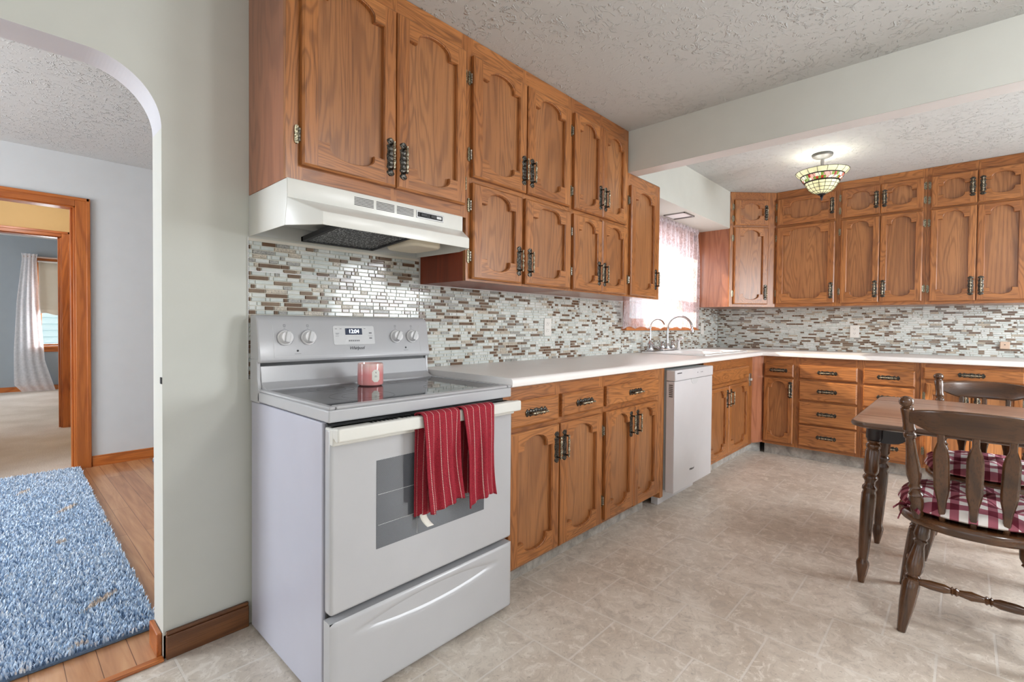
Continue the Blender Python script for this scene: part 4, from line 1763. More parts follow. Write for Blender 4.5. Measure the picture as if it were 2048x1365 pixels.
text_mesh('Whirlpool', .0195, OFF @ Matrix.Translation((2.53, -.6486, .197)) @ Matrix.Rotation(PI / 2, 4, 'X'), M['print_dark'], 'logo', dd, shear=.3, spacing=.9)
b = SB()
for i in range(7):
    b.box(2.2545, 2.2562, -.635, -.610, .70 + i * .012, .706 + i * .012)
b.build('side_vent', M['slot'], dd, smooth=0)
b = SB()
b.box(2.2495, 2.80, -.548, -.50, .0, .085)
b.build('kick_plate', M['dishwasher_white'], root, bevel=.002)

# ------------------------------------------------------------------ candle on the cooktop
root = empty('candle', (.366, -.252, .9012))
tag(root, 'pink jar candle standing on the black glass cooktop', 'candle')
b = MB()
b.lathe([(.001, .0), (.042, .0), (.0475, .004), (.0492, .012), (.0492, .080), (.0482, .086), (.046, .087), (.045, .080), (.001, .078)], (0, 0, 0), (0, 0, 1), 40, cap=False)
jar = b.build('jar', M['candle'], root)
AZM = math.atan2(-1.963 + .252, -.652 - .366) + .42
b = MB()


def lab(u, v):
    a = AZM + (u - .5) * .62
    return Vector((.0498 * math.cos(a), .0498 * math.sin(a), .016 + v * .048))


hexp = []
g = 10
for j in range(g):
    for i in range(8):
        def edge(v):
            return .5 * min(1, .45 + min(v, 1 - v) * 3)
        vs = [lab(.5 + (i / 8 - .5) * 2 * edge(j / g), j / g), lab(.5 + ((i + 1) / 8 - .5) * 2 * edge(j / g), j / g),
              lab(.5 + ((i + 1) / 8 - .5) * 2 * edge((j + 1) / g), (j + 1) / g), lab(.5 + (i / 8 - .5) * 2 * edge((j + 1) / g), (j + 1) / g)]
        b.quad(*vs)
lb = b.build('label', M['paper'], jar)
b = MB()


def lm(u0, u1, v0, v1):
    q = [lab(u, v) for u, v in ((u0, v0), (u1, v0), (u1, v1), (u0, v1))]
    q = [Vector((p.x * 1.004, p.y * 1.004, p.z)) for p in q]
    b.quad(*q)


for u0, u1, v0, v1 in ((.46, .52, .74, .84), (.49, .54, .70, .78), (.44, .50, .78, .80), (.36, .48, .50, .53), (.52, .62, .50, .53), (.33, .45, .41, .44), (.47, .55, .41, .44), (.57, .66, .41, .44)):
    lm(u0, u1, v0, v1)
b.build('label_print', M['print_dark'], lb, smooth=0)

# ------------------------------------------------------------------ towels on the oven handle


def towel(name, label, x0, x1, xb0, xb1, zt_, zf, zb, seed, lean, tagx=None):
    """draped over the bar: front drop to zf, back drop to zb"""
    rnd = random.Random(seed)
    ph = [rnd.uniform(0, 6.28) for _ in range(4)]
    root_loc = Vector(((x0 + x1) / 2, -.69, zt_))
    o = empty(name, root_loc)
    tag(o, label, 'towel', 'red striped dish towels')
    b = MB()
    b.T = Matrix.Translation(-root_loc)
    Lf, Lb = zt_ - zf, zt_ - zb
    tot = Lf + .055 + Lb

    def fn(u, v):
        s = v * tot
        w_ = u - .5
        if s < Lf:                       # front, from hem up
            k = 1 - s / Lf               # 1 at hem
            z = zf + s
            y = -.7085 - .012 * k - (.0095 * math.sin(u * 11 + ph[0]) + .005 * math.sin(u * 23 + ph[1] + k * 2)) * min(1, k * 2.2)
            xc = (x0 + x1) / 2 + lean * k
            wd = (x1 - x0) * (1 - .06 * k * (1 - k) * 4)
            x = xc + w_ * wd + .006 * math.sin(k * 5 + ph[2]) * k
            z += (.010 * math.sin(u * 5 + ph[3]) + (w_) * lean * .0) * k
        elif s < Lf + .055:
            t = (s - Lf) / .055
            a = PI * t
            y = -.688 - .0205 * math.cos(a)
            z = zt_ + .010 * math.sin(a) - .001
            x = (x0 + x1) / 2 * (1 - t) + (xb0 + xb1) / 2 * t * .35 + (x0 + x1) / 2 * t * .65 + w_ * (x1 - x0)
        else:
            k = (s - Lf - .055) / Lb
            z = zt_ - k * Lb
            y = -.6675 - .006 * math.sin(k * PI) * 0 + min(1, k * 1.5) * .000
            if z < .80:
                y = -.672 - .004 * math.sin(u * 13 + ph[1])
            xa, xbb = x0 * .65 + xb0 * .35, x1 * .65 + xb1 * .35
            kk = min(1, k * 1.6)
            x = (xa + (xb0 - xa) * kk) * (1 - u) + (xbb + (xb1 - xbb) * kk) * u
        return Vector((x, y, z))

    nst = max(4, round((x1 - x0) / .027))
    b.grid(fn, 56, 70, uvfn=lambda u, v: (u * nst + .0, v * tot / .0056))
    b.build('cloth', M['towel'], o, smooth=80, solid=.0035, fix=False)
    return o


tw = towel('dish_towel', 'red white-striped dish towel with care tag hanging left on the oven handle', .283, .436, .277, .400, .8485, .540, .516, 3, .012)
b = MB()
b.T = Matrix.Translation(-tw.location)
b.grid(lambda u, v: Vector((.297 + .026 * u + .016 * v * v, -.674 - .02 * v * v, .520 - .04 * v)), 3, 8)
b.build('care_tag', M['paper'], tw, solid=.0008)
towel('dish_towel', 'red white-striped dish towel hanging nearest the oven door\'s right edge', .452, .600, .446, .566, .8485, .520, .540, 8, .014)

# ------------------------------------------------------------------ wall plates


def outlet(T, label, w_=.070, h_=.114, kind='outlet'):
    o = empty('wall_outlet', T.translation)
    tag(o, label, 'outlet')
    Tl = Matrix.Translation(-T.translation) @ T
    b = MB()
    b.T = Tl
    b.prism([(x, y) for x, y, z in rrect(-w_ / 2, w_ / 2, -h_ / 2, h_ / 2, .004, 0)], 0, .006, 'z')
    p = b.build('cover_plate', M['ivory'], o, bevel=.002)
    for s_ in (-1, 1):
        b = MB()
        b.T = Tl
        b.prism([(x, y) for x, y, z in rrect(-.0165, .0165, s_ * .0205 - .0135, s_ * .0205 + .0135, .009, 0)], .006, .0078, 'z')
        q = b.build('receptacle', M['ivory'], p)
        b = MB()
        b.T = Tl
        for x in (-.007, .005):
            b.box(x, x + .002, s_ * .0205 + .0, s_ * .0205 + .008, .0078, .0081)
        b.lathe([(.0022, .0078), (.0022, .0081)], (0, s_ * .0205 - .006, 0), (0, 0, 1), 8)
        b.build('slots', M['slot'], q, smooth=0)
    return o


outlet(frame((1.78, -.0058, 1.134), (1, 0, 0), (0, -1, 0)), 'white duplex outlet on the mosaic tiles midway between stove and window')
outlet(frame((4.7242, -1.232, 1.117), (0, -1, 0), (-1, 0, 0)), 'white duplex outlet on the far wall mosaic below the wall cabinets')
o = empty('light_switch', (4.292, -.0058, 1.127))
tag(o, 'white switch plate on the mosaic just right of the lace curtain', 'switch')
b = MB()
b.prism([(x, y) for x, y, z in rrect(-.035, .035, -.057, .057, .004, 0)], -.006, 0, 'y')
b.build('cover_plate', M['ivory'], o, bevel=.0015)
b = MB()
b.box(-.005, .005, -.016, -.006, -.011, .011)
b.build('toggle', M['ivory'], o, bevel=.001)
o = empty('phone_jack', (4.7242, -2.197, 1.023))
tag(o, 'small square beige phone jack on the far wall mosaic', 'phone jack')
b = MB()
b.box(-.018, 0, -.028, .028, -.029, .029)
b.build('jack_box', M['beige_plate'], o, bevel=.004)
b = MB()
b.T = Matrix.Translation((-.018, 0, .004))
b.lathe([(.004, 0), (.004, .002), (.002, .003)], (0, 0, 0), (-1, 0, 0), 8)
b.build('screw', M['slot'], o)
o = empty('light_switch', (3.928, -.581, .682))
tag(o, 'metal toggle switch plate on the oak stile right of the sink base doors', 'switch')
b = MB()
b.prism([(x, y) for x, y, z in rrect(-.03, .03, -.055, .055, .005, 0)], -.005, 0, 'y')
b.build('cover_plate', M['pewter'], o, bevel=.0015)
b = MB()
b.box(-.005, .005, -.02, -.005, -.008, .012)
b.build('toggle', M['ivory'], o, bevel=.001)
o = empty('strike_plate', (AX1 - .0015, .012, .945))
tag(o, 'tiny dark metal catch on the edge of the arched opening', 'catch')
b = MB()
b.box(-.002, .0012, -.012, .006, -.011, .011)
b.build('catch_plate', M['dark_rubber'], o, bevel=.0008)
o = empty('ceiling_vent', (3.29, -.195, 2.0795))
tag(o, 'rectangular white vent with metal frame under the soffit over the sink', 'vent')
b = MB()
b.box(-.095, .095, -.085, .085, -.006, 0)
b.build('cover', M['white_trim'], o, bevel=.002)
b = MB()
for q in ((-.1, .1, -.09, -.082), (-.1, .1, .082, .09), (-.1, -.092, -.09, .09), (.092, .1, -.09, .09)):
    b.box(*q, -.009, 0)
b.build('vent_frame', M['steel'], o, smooth=0)
b = MB()
for i in range(3):
    b.box(.062 + i * .009, .067 + i * .009, -.078, .078, -.0075, -.006)
b.build('slots', M['slot'], o, smooth=0)

# ------------------------------------------------------------------ stained glass ceiling light
LX, LY = 3.51, -1.18
root = empty('ceiling_light', (LX, LY, CEIL))
tag(root, 'stained-glass bowl ceiling light on a short nickel stem', 'ceiling light')
b = MB()
b.lathe([(.001, -.001), (.066, -.001), (.068, -.008), (.064, -.018), (.048, -.026), (.030, -.032), (.012, -.036), (.001, -.036)], (0, 0, 0), (0, 0, 1), 32, cap=False)
b.build('canopy', plain('canopy_gray', lin(92, 92, 92), .5), root)
b = MB()
b.lathe([(.0115, -.034), (.0115, -.27), (.010, -.285)], (0, 0, 0), (0, 0, 1), 14)
b.build('stem', M['steel'], root)
# bowl profile (r, z)
bp_ = [(r_ * .925, z * .92 - .012) for r_, z in [(.182, -.128), (.170, -.146), (.152, -.160), (.148, -.166), (.136, -.190), (.124, -.208), (.116, -.216), (.106, -.236), (.090, -.262), (.066, -.284), (.040, -.298), (.024, -.302)]]
b = MB()
rnd = random.Random(4)
NS = 48
bands = [(0, 2, 16, 'c'), (2, 3, 48, 'l'), (3, 5, 48, 'f'), (5, 6, 48, 'l'), (6, 7, 16, 'c'), (7, 8, 16, 'c'), (8, 9, 16, 'c'), (9, 11, 16, 'c')]
for i0, i1, nseg, typ in bands:
    for i in range(i0, i1):
        for s_ in range(NS):
            a0, a1 = 2 * PI * s_ / NS, 2 * PI * (s_ + 1) / NS
            (r0, z0), (r1, z1) = bp_[i], bp_[i + 1]
            if typ == 'c':
                k = 0
            elif typ == 'l':
                k = 5
            else:
                k = rnd.choices((1, 2, 3, 4), (26, 24, 24, 26))[0]
            b.quad((r0 * math.cos(a0), r0 * math.sin(a0), z0), (r0 * math.cos(a1), r0 * math.sin(a1), z0), (r1 * math.cos(a1), r1 * math.sin(a1), z1), (r1 * math.cos(a0), r1 * math.sin(a0), z1), k)
shd = b.build('glass_bowl', SH, root, smooth=60, fix=False)
b = MB()
for i0, i1, nseg in ((0, 3, 16), (5, 11, 16), (3, 5, 24)):
    for s_ in range(nseg):
        a = 2 * PI * s_ / nseg
        tw_ = .10 if nseg == 24 else 0
        b.tube([((r_ + .001) * math.cos(a + tw_ * math.sin(j * 2.2)), (r_ + .001) * math.sin(a + tw_ * math.sin(j * 2.2)), z) for j, (r_, z) in enumerate(bp_[i0:i1 + 1])], .0016, 4, cap=False)
for i in (0, 3, 6, 7, 8, 9, 10):
    r_, z = bp_[i]
    b.tube([((r_ + .001) * math.cos(2 * PI * s_ / 48), (r_ + .001) * math.sin(2 * PI * s_ / 48), z) for s_ in range(49)], .0017, 4, cap=False)
b.build('lead_lines', SH[5], shd, smooth=60)
b = MB()
b.lathe([(.024, -.288), (.028, -.293), (.020, -.300), (.010, -.304), (.012, -.311), (.007, -.319), (.008, -.325), (.003, -.336), (.001, -.340)], (0, 0, 0), (0, 0, 1), 14)
b.build('finial', plain('dark_finial', lin(62, 62, 66), .3, .8), root)
b = MB()
b.lathe([(.001, -.175), (.024, -.18), (.03, -.2), (.022, -.225), (.012, -.235)], (.05, 0, 0), (0, 0, 1), 12)
b.lathe([(.001, -.175), (.024, -.18), (.03, -.2), (.022, -.225), (.012, -.235)], (-.05, 0, 0), (0, 0, 1), 12)
b.build('bulbs', plain('bulb_glow', lin(255, 244, 224), .5, emit=((1, .93, .8, 1), 3)), root)
for sx in (-1, 1):
    o = lamp('ceiling_light_bulb', 'POINT', (0, 0, 0), 1.15, (1, .95, .88), radius=.03)
    o.parent = root
    o.location = (.0, .05 * sx, -.13)

# ------------------------------------------------------------------ table
TX, TY, TZ = 2.283, -2.02, .76
root = empty('dining_table', (TX, TY, 0))
tag(root, 'drop-leaf dining table with brown laminate top and dark turned legs', 'table')
b = MB()
hx, hy = .525, .40
outl = []
for cx, cy, a0 in ((hx, hy, 0), (-hx, hy, 90), (-hx, -hy, 180), (hx, -hy, 270)):
    rr = .07
    ccx, ccy = (hx - rr) * (1 if cx > 0 else -1), (hy - rr) * (1 if cy > 0 else -1)
    for i in range(9):
        a = R(a0 + 90 * i / 8)
        outl.append((ccx + rr * math.cos(a), ccy + rr * math.sin(a)))


def ringz(s, z):
    return [b.p((x * s[0] / hx, y * s[1] / hy, z)) for x, y in outl]


lv = [((hx - .02, hy - .02), TZ - .026, 1), ((hx - .004, hy - .004), TZ - .020, 1), ((hx, hy), TZ - .012, 1), ((hx - .002, hy - .002), TZ - .004, 1), ((hx - .008, hy - .008), TZ, 0)]
rgs = [ringz(s, z) for s, z, k in lv]
for (A, B_), (s, z, k) in zip(zip(rgs, rgs[1:]), lv):
    for i in range(len(A)):
        j = (i + 1) % len(A)
        b.face((A[i], A[j], B_[j], B_[i]), 1)
b.face(rgs[-1], 0)
b.face(rgs[0][::-1], 1)
top = b.build('tabletop', [M['table_top'], M['table_edge']], root, smooth=40)
b = MB()
for x in (-.301, .301):
    b.box(x - .0012, x + .0012, -hy + .006, hy - .006, TZ - .0005, TZ + .0004)
b.build('leaf_joint', M['table_edge'], top, smooth=0)
# scalloped apron rails
b = MB()
for sx in (-1, 1):
    n = 24
    pts = []
    for i in range(n + 1):
        t = i / n
        y = -.345 + .69 * t
        d = min(t, 1 - t)
        z = .628 + (.06 * (1 - math.cos(min(1, max(0, (d - .1) / .16)) * PI)) / 2)
        pts.append((y, z))
    b.prism([(-.345, .733)] + pts + [(.345, .733)], sx * .205 - .009, sx * .205 + .009, 'x')
for sy in (-1, 1):
    b.box(-.2, .2, sy * .345 - .009, sy * .345 + .009, .628, .733)
b.build('apron', M['table_apron'], root, smooth=0)
LEGP = [(.0285, .0), (.0285, .035), (.022, .042), (.017, .06), (.0215, .08), (.028, .09), (.0285, .102), (.0225, .112), (.0285, .120), (.028, .132), (.0245, .138), (.0285, .150), (.0285, .235), (.0275, .245), (.0215, .256), (.0285, .266), (.0285, .276),
        (.0205, .288), (.0195, .300), (.0275, .312), (.0285, .322), (.0235, .332), (.0275, .345), (.0280, .40), (.0255, .48), (.0215, .58), (.0180, .634), (.0175, .640), (.0235, .652), (.0250, .664), (.0215, .690), (.0145, .728), (.0125, .742), (.0115, .745)]
for sx in (-1, 1):
    for sy in (-1, 1):
        tpz, btm = Vector((sx * .205, sy * .342, .735)), Vector((sx * .272, sy * .376, .0005))
        d = btm - tpz
        L = d.length
        b = MB()
        b.T = None
        k = L / .745
        b.lathe([(r_, h * k) for r_, h in LEGP if h >= .10], tpz, d, 20, 0)
        q = d.normalized()
        m4 = q.to_track_quat('Z', 'Y').to_matrix().to_4x4()
        m4.translation = tpz
        b.T = m4
        b.lathe([(.031, .0), (.031, .088), (.024, .1)], (0, 0, 0), (0, 0, 1), 20, 1)
        b.build('leg', [M['walnut_z'], M['table_apron']], root, smooth=45)


# ------------------------------------------------------------------ chairs
def spindle_profile(L, spec):
    return [(r_, L * t) for t, r_ in spec]


def make_chair(label):
    root = empty('dining_chair', (0, 0, 0))
    tag(root, label, 'chair')
    # seat: D-shaped, rounded edges
    b = MB()
    out = []
    n = 64
    for i in range(n):
        a = 2 * PI * i / n
        c, s_ = math.cos(a), math.sin(a)
        e = .72
        x = .215 * (abs(c) ** e) * (1 if c > 0 else -1)
        y = .222 * (abs(s_) ** e) * (1 if s_ > 0 else -1)
        if x < 0:
            y *= 1 - .26 * (x / .215) ** 2
        out.append((x, y))
    for (sc, z) in ((.90, .392), (.975, .397), (1, .408), (1, .422), (.98, .430), (.93, .4335)):
        pass
    rg = [[b.p((x * sc, y * sc, z)) for x, y in out] for sc, z in ((.90, .390), (.972, .395), (1, .406), (1, .420), (.982, .429), (.93, .4335), (.6, .428), (.2, .425))]
    for A, B_ in zip(rg, rg[1:]):
        for i in range(n):
            j = (i + 1) % n
            b.face((A[i], A[j], B_[j], B_[i]))
    b.face(rg[0][::-1])
    b.face(rg[-1])
    b.build('seat', M['walnut_y'], root, smooth=50)
    REAR = [(0, .018), (.05, .022), (.11, .0245), (.15, .019), (.165, .0235), (.18, .0175), (.21, .0165), (.28, .021), (.37, .0275), (.43, .0265), (.475, .020), (.49, .0255), (.505, .019), (.52, .0265), (.545, .0245), (.56, .0275), (.60, .0275), (.75, .024), (1, .0135)]
    FRONT = [(0, .022), (.12, .0275), (.22, .0275), (.25, .021), (.265, .0275), (.285, .020), (.30, .027), (.33, .0275), (.42, .0265), (.7, .022), (1, .014)]
    legs = {}
    for sy in (-1, 1):
        for nm, tp_, bt_, spec in (('rear', (-.135, sy * .135, .400), (-.223, sy * .190, .0004), REAR), ('front', (.125, sy * .150, .400), (.215, sy * .215, .0004), FRONT)):
            tp_, bt_ = Vector(tp_), Vector(bt_)
            b = MB()
            b.lathe([(r_, (bt_ - tp_).length * t) for t, r_ in spec], tp_, bt_ - tp_, 18)
            b.build('leg', M['walnut_z'], root, smooth=45)
            legs[nm, sy] = (tp_, bt_)
    STR = [(0, .009), (.06, .0115), (.16, .0165), (.28, .0165), (.33, .011), (.345, .0165), (.36, .010), (.38, .0155), (.40, .0105), (.5, .0165), (.60, .0105), (.62, .0155), (.64, .010), (.655, .0165), (.67, .011), (.72, .0165), (.84, .0165), (.94, .0115), (1, .009)]

    def lp(k, t):
        a, c = legs[k]
        return a + (c - a) * t
    for a, c in ((lp(('rear', 1), .53), lp(('rear', -1), .53)), (lp(('rear', 1), .50), lp(('front', 1), .60)), (lp(('rear', -1), .50), lp(('front', -1), .60))):
        b = MB()
        b.lathe([(r_, (c - a).length * t) for t, r_ in STR], a, c - a, 14)
        b.build('stretcher', M['walnut_y'], root, smooth=45)
    # back posts with ball finials
    POST = [(0, .0165), (.06, .0205), (.16, .0225), (.185, .019), (.20, .0235), (.22, .0175), (.245, .0165), (.265, .0225), (.285, .017), (.30, .018), (.36, .0235), (.44, .0225), (.54, .0170), (.64, .0150), (.665, .015), (.675, .0195), (.70, .0195), (.71, .015), (.725, .0155), (.74, .0205), (.76, .0185), (.78, .0175),
            (.84, .0185), (.905, .0205), (.912, .0190), (.918, .0130), (.924, .0130), (.930, .0175), (.942, .0215), (.958, .0228), (.974, .0215), (.987, .0160), (.996, .0085), (1, .001)]
    for sy in (-1, 1):
        a, c = Vector((-.150, sy * .152, .424)), Vector((-.282, sy * .188, .896))
        b = MB()
        b.lathe([(r_, (c - a).length * t) for t, r_ in POST], a, c - a, 20)
        b.build('back_post', M['walnut_z'], root, smooth=45)
    # crest rail, bowed back
    b = MB()
    nn = 28

    def crest(u, v):
        y = (u * 2 - 1) * .176
        q = 1 - (abs(u * 2 - 1)) ** 2
        xm = -.272 - .034 * q
        tp_ = .850 + .012 * q - .006 * (abs(u * 2 - 1)) ** 6
        q2 = 1 - abs(u * 2 - 1)
        bt_ = .798 - .028 * min(1, max(0, (q2 - .06) / .34)) ** .8
        a = v * 2 * PI
        zc, zh = (tp_ + bt_) / 2, (tp_ - bt_) / 2
        ca, sa = math.cos(a), math.sin(a)
        zz = zc + zh * (abs(sa) ** .45) * (1 if sa > 0 else -1)
        th = .0105 * (abs(ca) ** .45) * (1 if ca > 0 else -1)
        return Vector((xm + th - (zz - zc) * .25, y, zz))
    b.grid(crest, nn, 20)
    b.build('crest_rail', M['walnut_y'], root, smooth=60)
    SPW = [(0, .0085), (.1, .0105), (.26, .0145), (.36, .0215), (.42, .0235), (.75, .0235), (.82, .0195), (.9, .0105), (1, .0105)]
    for yb, yt in ((-.083, -.090), (0, 0), (.083, .090)):
        a = Vector((-.182 + abs(yb) * .16, yb, .424))
        q = 1 - (yt / .176) ** 2
        c = Vector((-.272 - .034 * q + .012, yt, .776))
        ax = (c - a)
        b = MB()
        rings = []
        for t, w_ in SPW:
            p = a + ax * t
            tk = .0075
            rings.append([b.p(p + Vector((dx, dy, 0))) for dx, dy in ((tk, -w_ * .7), (tk, w_ * .7), (0, w_), (-tk, w_ * .7), (-tk, -w_ * .7), (0, -w_))])
        for A, B_ in zip(rings, rings[1:]):
            for i in range(6):
                j = (i + 1) % 6
                b.face((A[i], A[j], B_[j], B_[i]))
        b.face(rings[0])
        b.face(rings[-1])
        b.build('spindle', M['walnut_z'], root, smooth=40, bevel=.0015)
    return root


c1 = make_chair('dark walnut spindle-back chair nearest the camera, its back turned to the viewer')
c2 = copy_tree(c1)
c2['label'] = 'dark walnut spindle-back chair on the far side of the table facing the viewer'
c1.location = (1.905, -2.0, 0)
c2.location = (2.69, -2.05, 0)
c2.rotation_euler = (0, 0, PI)


def make_cushion(label):
    root = empty('seat_cushion', (0, 0, 0))
    tag(root, label, 'cushion', 'gingham chair cushions')
    tufts = [(-.09, -.09), (-.09, .09), (.09, -.09), (.09, .09), (0, 0)]
    b = MB()
    n = 44

    def sq(u, v):
        a, c = u * 2 - 1, v * 2 - 1
        x = a * math.sqrt(1 - c * c * .34)
        y = c * math.sqrt(1 - a * a * .34)
        X, Y = x * .222, y * .226
        if X < 0:
            Y *= 1 - .14 * (X / .21) ** 2
        return X, Y, a, c

    def topf(u, v, sgn):
        X, Y, a, c = sq(u, v)
        h = (max(0, 1 - abs(a) ** 3.2) * max(0, 1 - abs(c) ** 3.2)) ** .5
        z = .064 * h if sgn > 0 else -.020 * h
        if sgn > 0:
            for tx, ty in tufts:
                d = math.hypot(X - tx, Y - ty)
                z -= .050 * math.exp(-(d / .036) ** 2) * h
            z += .0035 * math.sin(X * 60 + 2 * math.sin(Y * 30)) * math.sin(Y * 55 + 1) * h
        return Vector((X, Y, z))
    P = .05
    for sgn in (1, -1):
        b.grid(lambda u, v: topf(u, v, sgn), n, n, uvfn=lambda u, v: ((sq(u, v)[0] + .5) / P, (sq(u, v)[1] + .512) / P))
    pad = b.build('pad', M['gingham'], root, smooth=80, fix=False)
    b = MB()
    for tx, ty in tufts:
        b.lathe([(.001, .004), (.006, .003), (.0075, 0), (.006, -.003)], (tx, ty, .016), (0, 0, 1), 10)
    b.build('tuft_button', M['gingham'], pad, smooth=60)
    for sy in (-1, 1):
        b = MB()
        o_ = Vector((-.165, sy * .176, .004))
        rnd = random.Random(5 + sy)

        def ribbon(pts, w_=.008):
            pts = [Vector(p) for p in pts]
            L = []
            for i, p in enumerate(pts):
                d = (pts[min(i + 1, len(pts) - 1)] - pts[max(i - 1, 0)]).normalized()
                nrm = d.cross(Vector((.3, .9 * sy, .4))).normalized() * w_
                L.append((b.p(p - nrm), b.p(p + nrm)))
            for i, (q, r_) in enumerate(zip(L, L[1:])):
                b.face((q[0], q[1], r_[1], r_[0]), None, [(i * .3, 0), (i * .3, .45), (i * .3 + .3, .45), (i * .3 + .3, 0)])
        # tails and loops of the bow
        for dx, dy, dz in ((-.03, .05, -.012), (-.02, .035, -.055), (.035, .02, .012), (-.052, -.03, -.008)):
            q = o_ + Vector((dx, dy * sy, dz))
            mid_ = (o_ + q) / 2 + Vector((0, .006 * sy, .012))
            ribbon([o_, mid_, q])
        for ang in (0.5, 2.4):
            lp_ = []
            for i in range(9):
                t = 2 * PI * i / 8
                lp_.append(o_ + Vector((.022 * math.cos(ang) * (1 - math.cos(t)), sy * .012 * math.sin(t), .016 * math.sin(ang) * (1 - math.cos(t)) + .006 * math.sin(t))))
            ribbon(lp_, .006)
        b.lathe([(.001, -.008), (.009, -.004), (.01, .003), (.001, .008)], o_, (0, 0, 1), 10)
        b.build('tie_bow', M['gingham'], root, smooth=60, solid=.0012, fix=False)
    return root


q1 = make_cushion('burgundy and white gingham cushion tied on the nearer chair with its back to us')
q2 = copy_tree(q1)
q2['label'] = 'burgundy and white gingham cushion on the chair across the table'
q1.location = (1.925, -2.0, .456)
q2.location = (2.67, -2.05, .456)
q2.rotation_euler = (0, 0, PI)

# ------------------------------------------------------------------ kitchen lace curtain
root = empty('lace_curtain', (3.36, -.06, 2.06))
tag(root, 'white lace curtain with scalloped hem over the sink window', 'curtain')
CXA, CXB = 2.618, 4.055


def lace(u, v):
    z0 = 1.150 + .020 * abs(math.sin(u * PI * 7)) - .028
    z = z0 + (2.055 - z0) * v
    k = 1 - v
    x = CXA + (CXB - CXA) * u
    x += (.006 * math.sin(v * 9 + u * 20)) + (.030 * (1 - abs(v - .35) * 1.4) * (u - .5) if u > .5 else 0) - .03 * v * v * (u if u > .8 else 0)
    y = -.062 - .012 * math.sin(u * 2 * PI * 17 + .8 * math.sin(v * 4)) * (.4 + .6 * v) - .006 * math.sin(u * 31 + v * 3)
    return Vector((x - 3.36, y + .06, z - 2.06))


b = MB()
b.grid(lace, 220, 40)
b.build('lace_panel', M['lace'], root, smooth=80, fix=False)
b = MB()


def ruf(u, v):
    x = CXA + (CXB - .03 - CXA) * u
    return Vector((x - 3.36, -.018 * math.sin(u * 2 * PI * 19) - .006, -.018 + .036 * v))


b.grid(ruf, 220, 4)
b.build('ruffle_heading', M['lace'], root, smooth=80, fix=False)
b = MB()
b.tube([(CXA - 3.36 - .02, .012, .0), (CXB - 3.36, .012, .0)], .008, 10)
b.build('curtain_rod', M['white_trim'], root)

# ------------------------------------------------------------------ hall rugs


def shag_rug(label, x0, x1, y0, y1, step, leaves, seed, slant=0.0):
    rnd = random.Random(seed)
    root = empty('shag_rug', ((x0 + x1) / 2, (y0 + y1) / 2, .002))
    tag(root, label, 'rug')
    b = MB()
    cx, cy = root.location.x, root.location.y
    b.prism([(x0 - cx, y0 - cy), (x1 - slant - cx, y0 - cy), (x1 - cx, y1 - cy), (x0 - cx, y1 - cy)], .0005, .014)
    b.build('backing', M['rugbase'], root, bevel=.004)
    V, F_, A_ = [], [], []
    nx, ny = int((x1 - x0) / step), int((y1 - y0) / step)
    for j in range(ny):
        for i in range(nx):
            x = x0 + (i + rnd.uniform(0, 1)) * step
            y = y0 + (j + rnd.uniform(0, 1)) * step
            xr = x1 - slant * (1 - (y - y0) / (y1 - y0))
            if x > xr - .002:
                continue
            leaf = False
            for lx, ly, la, ll, lw in leaves:
                dx, dy = x - lx, y - ly
                p = dx * math.cos(la) + dy * math.sin(la)
                q = -dx * math.sin(la) + dy * math.cos(la)
                t = p / ll
                if abs(t) < 1 and abs(q) < lw * (1 - t * t):
                    leaf = True
            lean = rnd.uniform(0, 6.283)
            patch = .5 + .5 * math.sin(x * 9 + 2 * math.sin(y * 7)) * math.sin(y * 11 + x * 3)
            la_ = rnd.uniform(.003, .011)
            h = rnd.uniform(.014, .025) if not leaf else rnd.uniform(.018, .026)
            w_ = rnd.uniform(.0022, .0036)
            o_ = len(V)
            ca, sa = math.cos(lean + 1.57), math.sin(lean + 1.57)
            mx, my = x - cx + la_ * .35 * math.cos(lean), y - cy + la_ * .35 * math.sin(lean)
            tx, ty = x - cx + la_ * math.cos(lean), y - cy + la_ * math.sin(lean)
            bx, by = x - cx, y - cy
            V += [(bx - ca * w_, by - sa * w_, .012), (bx + ca * w_, by + sa * w_, .012), (mx + ca * w_, my + sa * w_, .012 + h * .62), (mx - ca * w_, my - sa * w_, .012 + h * .62), (tx, ty, .012 + h)]
            F_ += [(o_, o_ + 1, o_ + 2, o_ + 3), (o_ + 3, o_ + 2, o_ + 4)]
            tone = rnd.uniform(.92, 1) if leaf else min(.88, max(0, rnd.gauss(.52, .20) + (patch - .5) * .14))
            A_ += [max(0, tone - .45)] * 2 + [tone] * 3 if not leaf else [tone] * 5  # dark roots, pale tips: gap shade and highlights put into the pile colour
    me = bpy.data.meshes.new('pile')
    me.from_pydata(V, [], F_)
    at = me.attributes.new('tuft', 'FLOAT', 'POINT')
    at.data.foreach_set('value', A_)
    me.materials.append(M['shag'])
    me.update()
    o = bpy.data.objects.new('pile', me)
    S.collection.objects.link(o)
    o.parent = root
    o['kind'] = 'stuff'
    return root


rl = random.Random(21)
leaves = [(-.36, .545, .75, .085, .017), (-.352, 1.93, .9, .09, .020), (-.418, 1.36, .3, .03, .02), (-.453, .251, .2, .03, .012), (-.215, 1.523, .5, .03, .016), (-.52, 2.5, 1.1, .07, .016)]
for i_ in range(16):
    leaves.append((rl.uniform(-1.2, -.62), rl.uniform(.35, 2.9), rl.uniform(0, 3), rl.uniform(.05, .085), rl.uniform(.012, .018)))
shag_rug('large blue shag rug with small beige leaf flecks on the hall floor', -1.28, -.196, .215, 3.0, .0068, leaves, 2, .036)
shag_rug('small blue rug peeking out past the arch jamb at the hall wall', .235, .85, 2.30, 2.88, .013, [], 6)

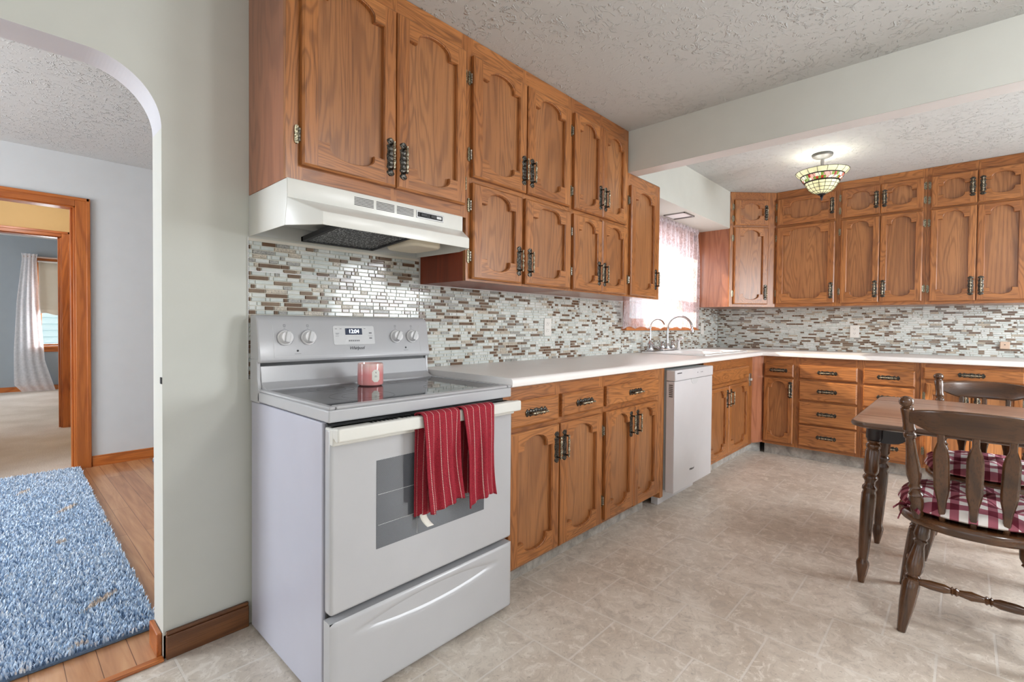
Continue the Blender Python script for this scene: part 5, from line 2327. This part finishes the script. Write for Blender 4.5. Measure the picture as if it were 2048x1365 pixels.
# ------------------------------------------------------------------ bedroom things
root = empty('sheer_curtain', (-.2, 9.04, 2.20))
tag(root, 'long white sheer curtain panel pooling on the bedroom carpet', 'curtain')


def sheer(u, v):
    # v: 0 floor, 1 top
    z = .014 + (2.23 - .014) * v
    def ip(tab):
        for (z0, x0), (z1, x1) in zip(tab, tab[1:]):
            if z <= z1:
                return x0 + (x1 - x0) * max(0, (z - z0) / (z1 - z0))
        return tab[-1][1]
    L_ = ip([(0, -.32), (.13, -.42), (.65, -.42), (1.45, -.385), (2.15, -.32), (2.24, -.33)])
    Rr = ip([(0, .06), (.5, -.065), (1.2, -.11), (2.14, -.155), (2.24, -.14)])
    x = L_ + (Rr - L_) * u
    y = 9.03 - .012 * math.sin(u * 2 * PI * 4 + v) * (.5 + .5 * v) - (.05 * max(0, .1 - v) * 10)
    return Vector((x + .2, y - 9.04, z - 2.20))


b = MB()
b.grid(sheer, 80, 40)
b.build('sheer_panel', M['sheer'], root, smooth=80, fix=False)
root = empty('curtain_rod', (.5, 9.05, 2.185))
tag(root, 'slim pale curtain rod over the bedroom window', 'curtain rod')
b = MB()
b.tube([(-.82, 0, 0), (.95, 0, 0)], .013, 10)
b.build('rod', plain('rod_rose', lin(200, 178, 168), .4), root)
b = MB()
b.box(-.66, -.64, 0, .048, -.01, .01)
b.box(.84, .86, 0, .048, -.01, .01)
b.build('bracket', M['white_trim'], root)
root = empty('roller_shade', (.58, 9.082, 2.12))
tag(root, 'beige roller shade with wavy hem half drawn over the bedroom window', 'blind')
b = MB()


def rs(u, v):
    x = BX0 + .01 + (BX1 - BX0 - .02) * u
    zb = 1.265 + .018 * math.sin(u * 2 * PI * 5)
    return Vector((x - .58, .0, zb + (2.11 - zb) * v - 2.12))


b.grid(rs, 60, 6)
b.build('shade_cloth', M['shade_cloth'], root, solid=.002, fix=False)
b = MB()
b.tube([(BX0 - .58, .0, .0), (BX1 - .58, .0, .0)], .014, 12)
b.build('roller', M['white_trim'], root)
b = MB()
b.box(BX0 + .01 - .58, BX1 - .01 - .58, -.004, .004, 1.345 - 2.12, 1.352 - 2.12)
b.build('hem_bar', M['shade_cloth'], root, smooth=0)
root = empty('bed', (.788, 7.889, .012), R(-4.5))
tag(root, 'bed corner with pale patterned bedspread beyond the bedroom door', 'bed')
b = MB()
b.box(-.70, .78, -.93, .98, .05, .34)
b.build('mattress', M['white_trim'], root, bevel=.04, seg=3)
spread = NT('patterned_bedspread')
n_ = spread.noise(spread.obj(False), 9, 4, .6, 1.2)
spread.l(spread.ramp(n_, [(.35, lin(150, 120, 110)), (.5, lin(222, 206, 196)), (.65, lin(196, 176, 164))]), spread.b.inputs['Base Color'])
spread.b.inputs['Roughness'].default_value = .9
b = MB()


def bs(u, v):
    a = v
    if a < .34:
        z = a / .34 * .36
        x, y = -.735 + .02 * math.sin(u * 40) * (1 - a / .34), u * 1.93 - .955
    else:
        z = .36 + .02 * math.sin((a - .34) * 3)
        x, y = -.735 + (a - .34) / .66 * 1.5, u * 1.93 - .955
    return Vector((x, y, z))


b.grid(bs, 60, 24)


def bs2(u, v):
    return Vector((-.735 + u * 1.5, -.962 + .02 * math.sin(u * 40) * (1 - v), .36 * v + .0))


b.grid(bs2, 60, 10)
b.build('bedspread', spread.m, root, solid=.006, fix=False, smooth=60)
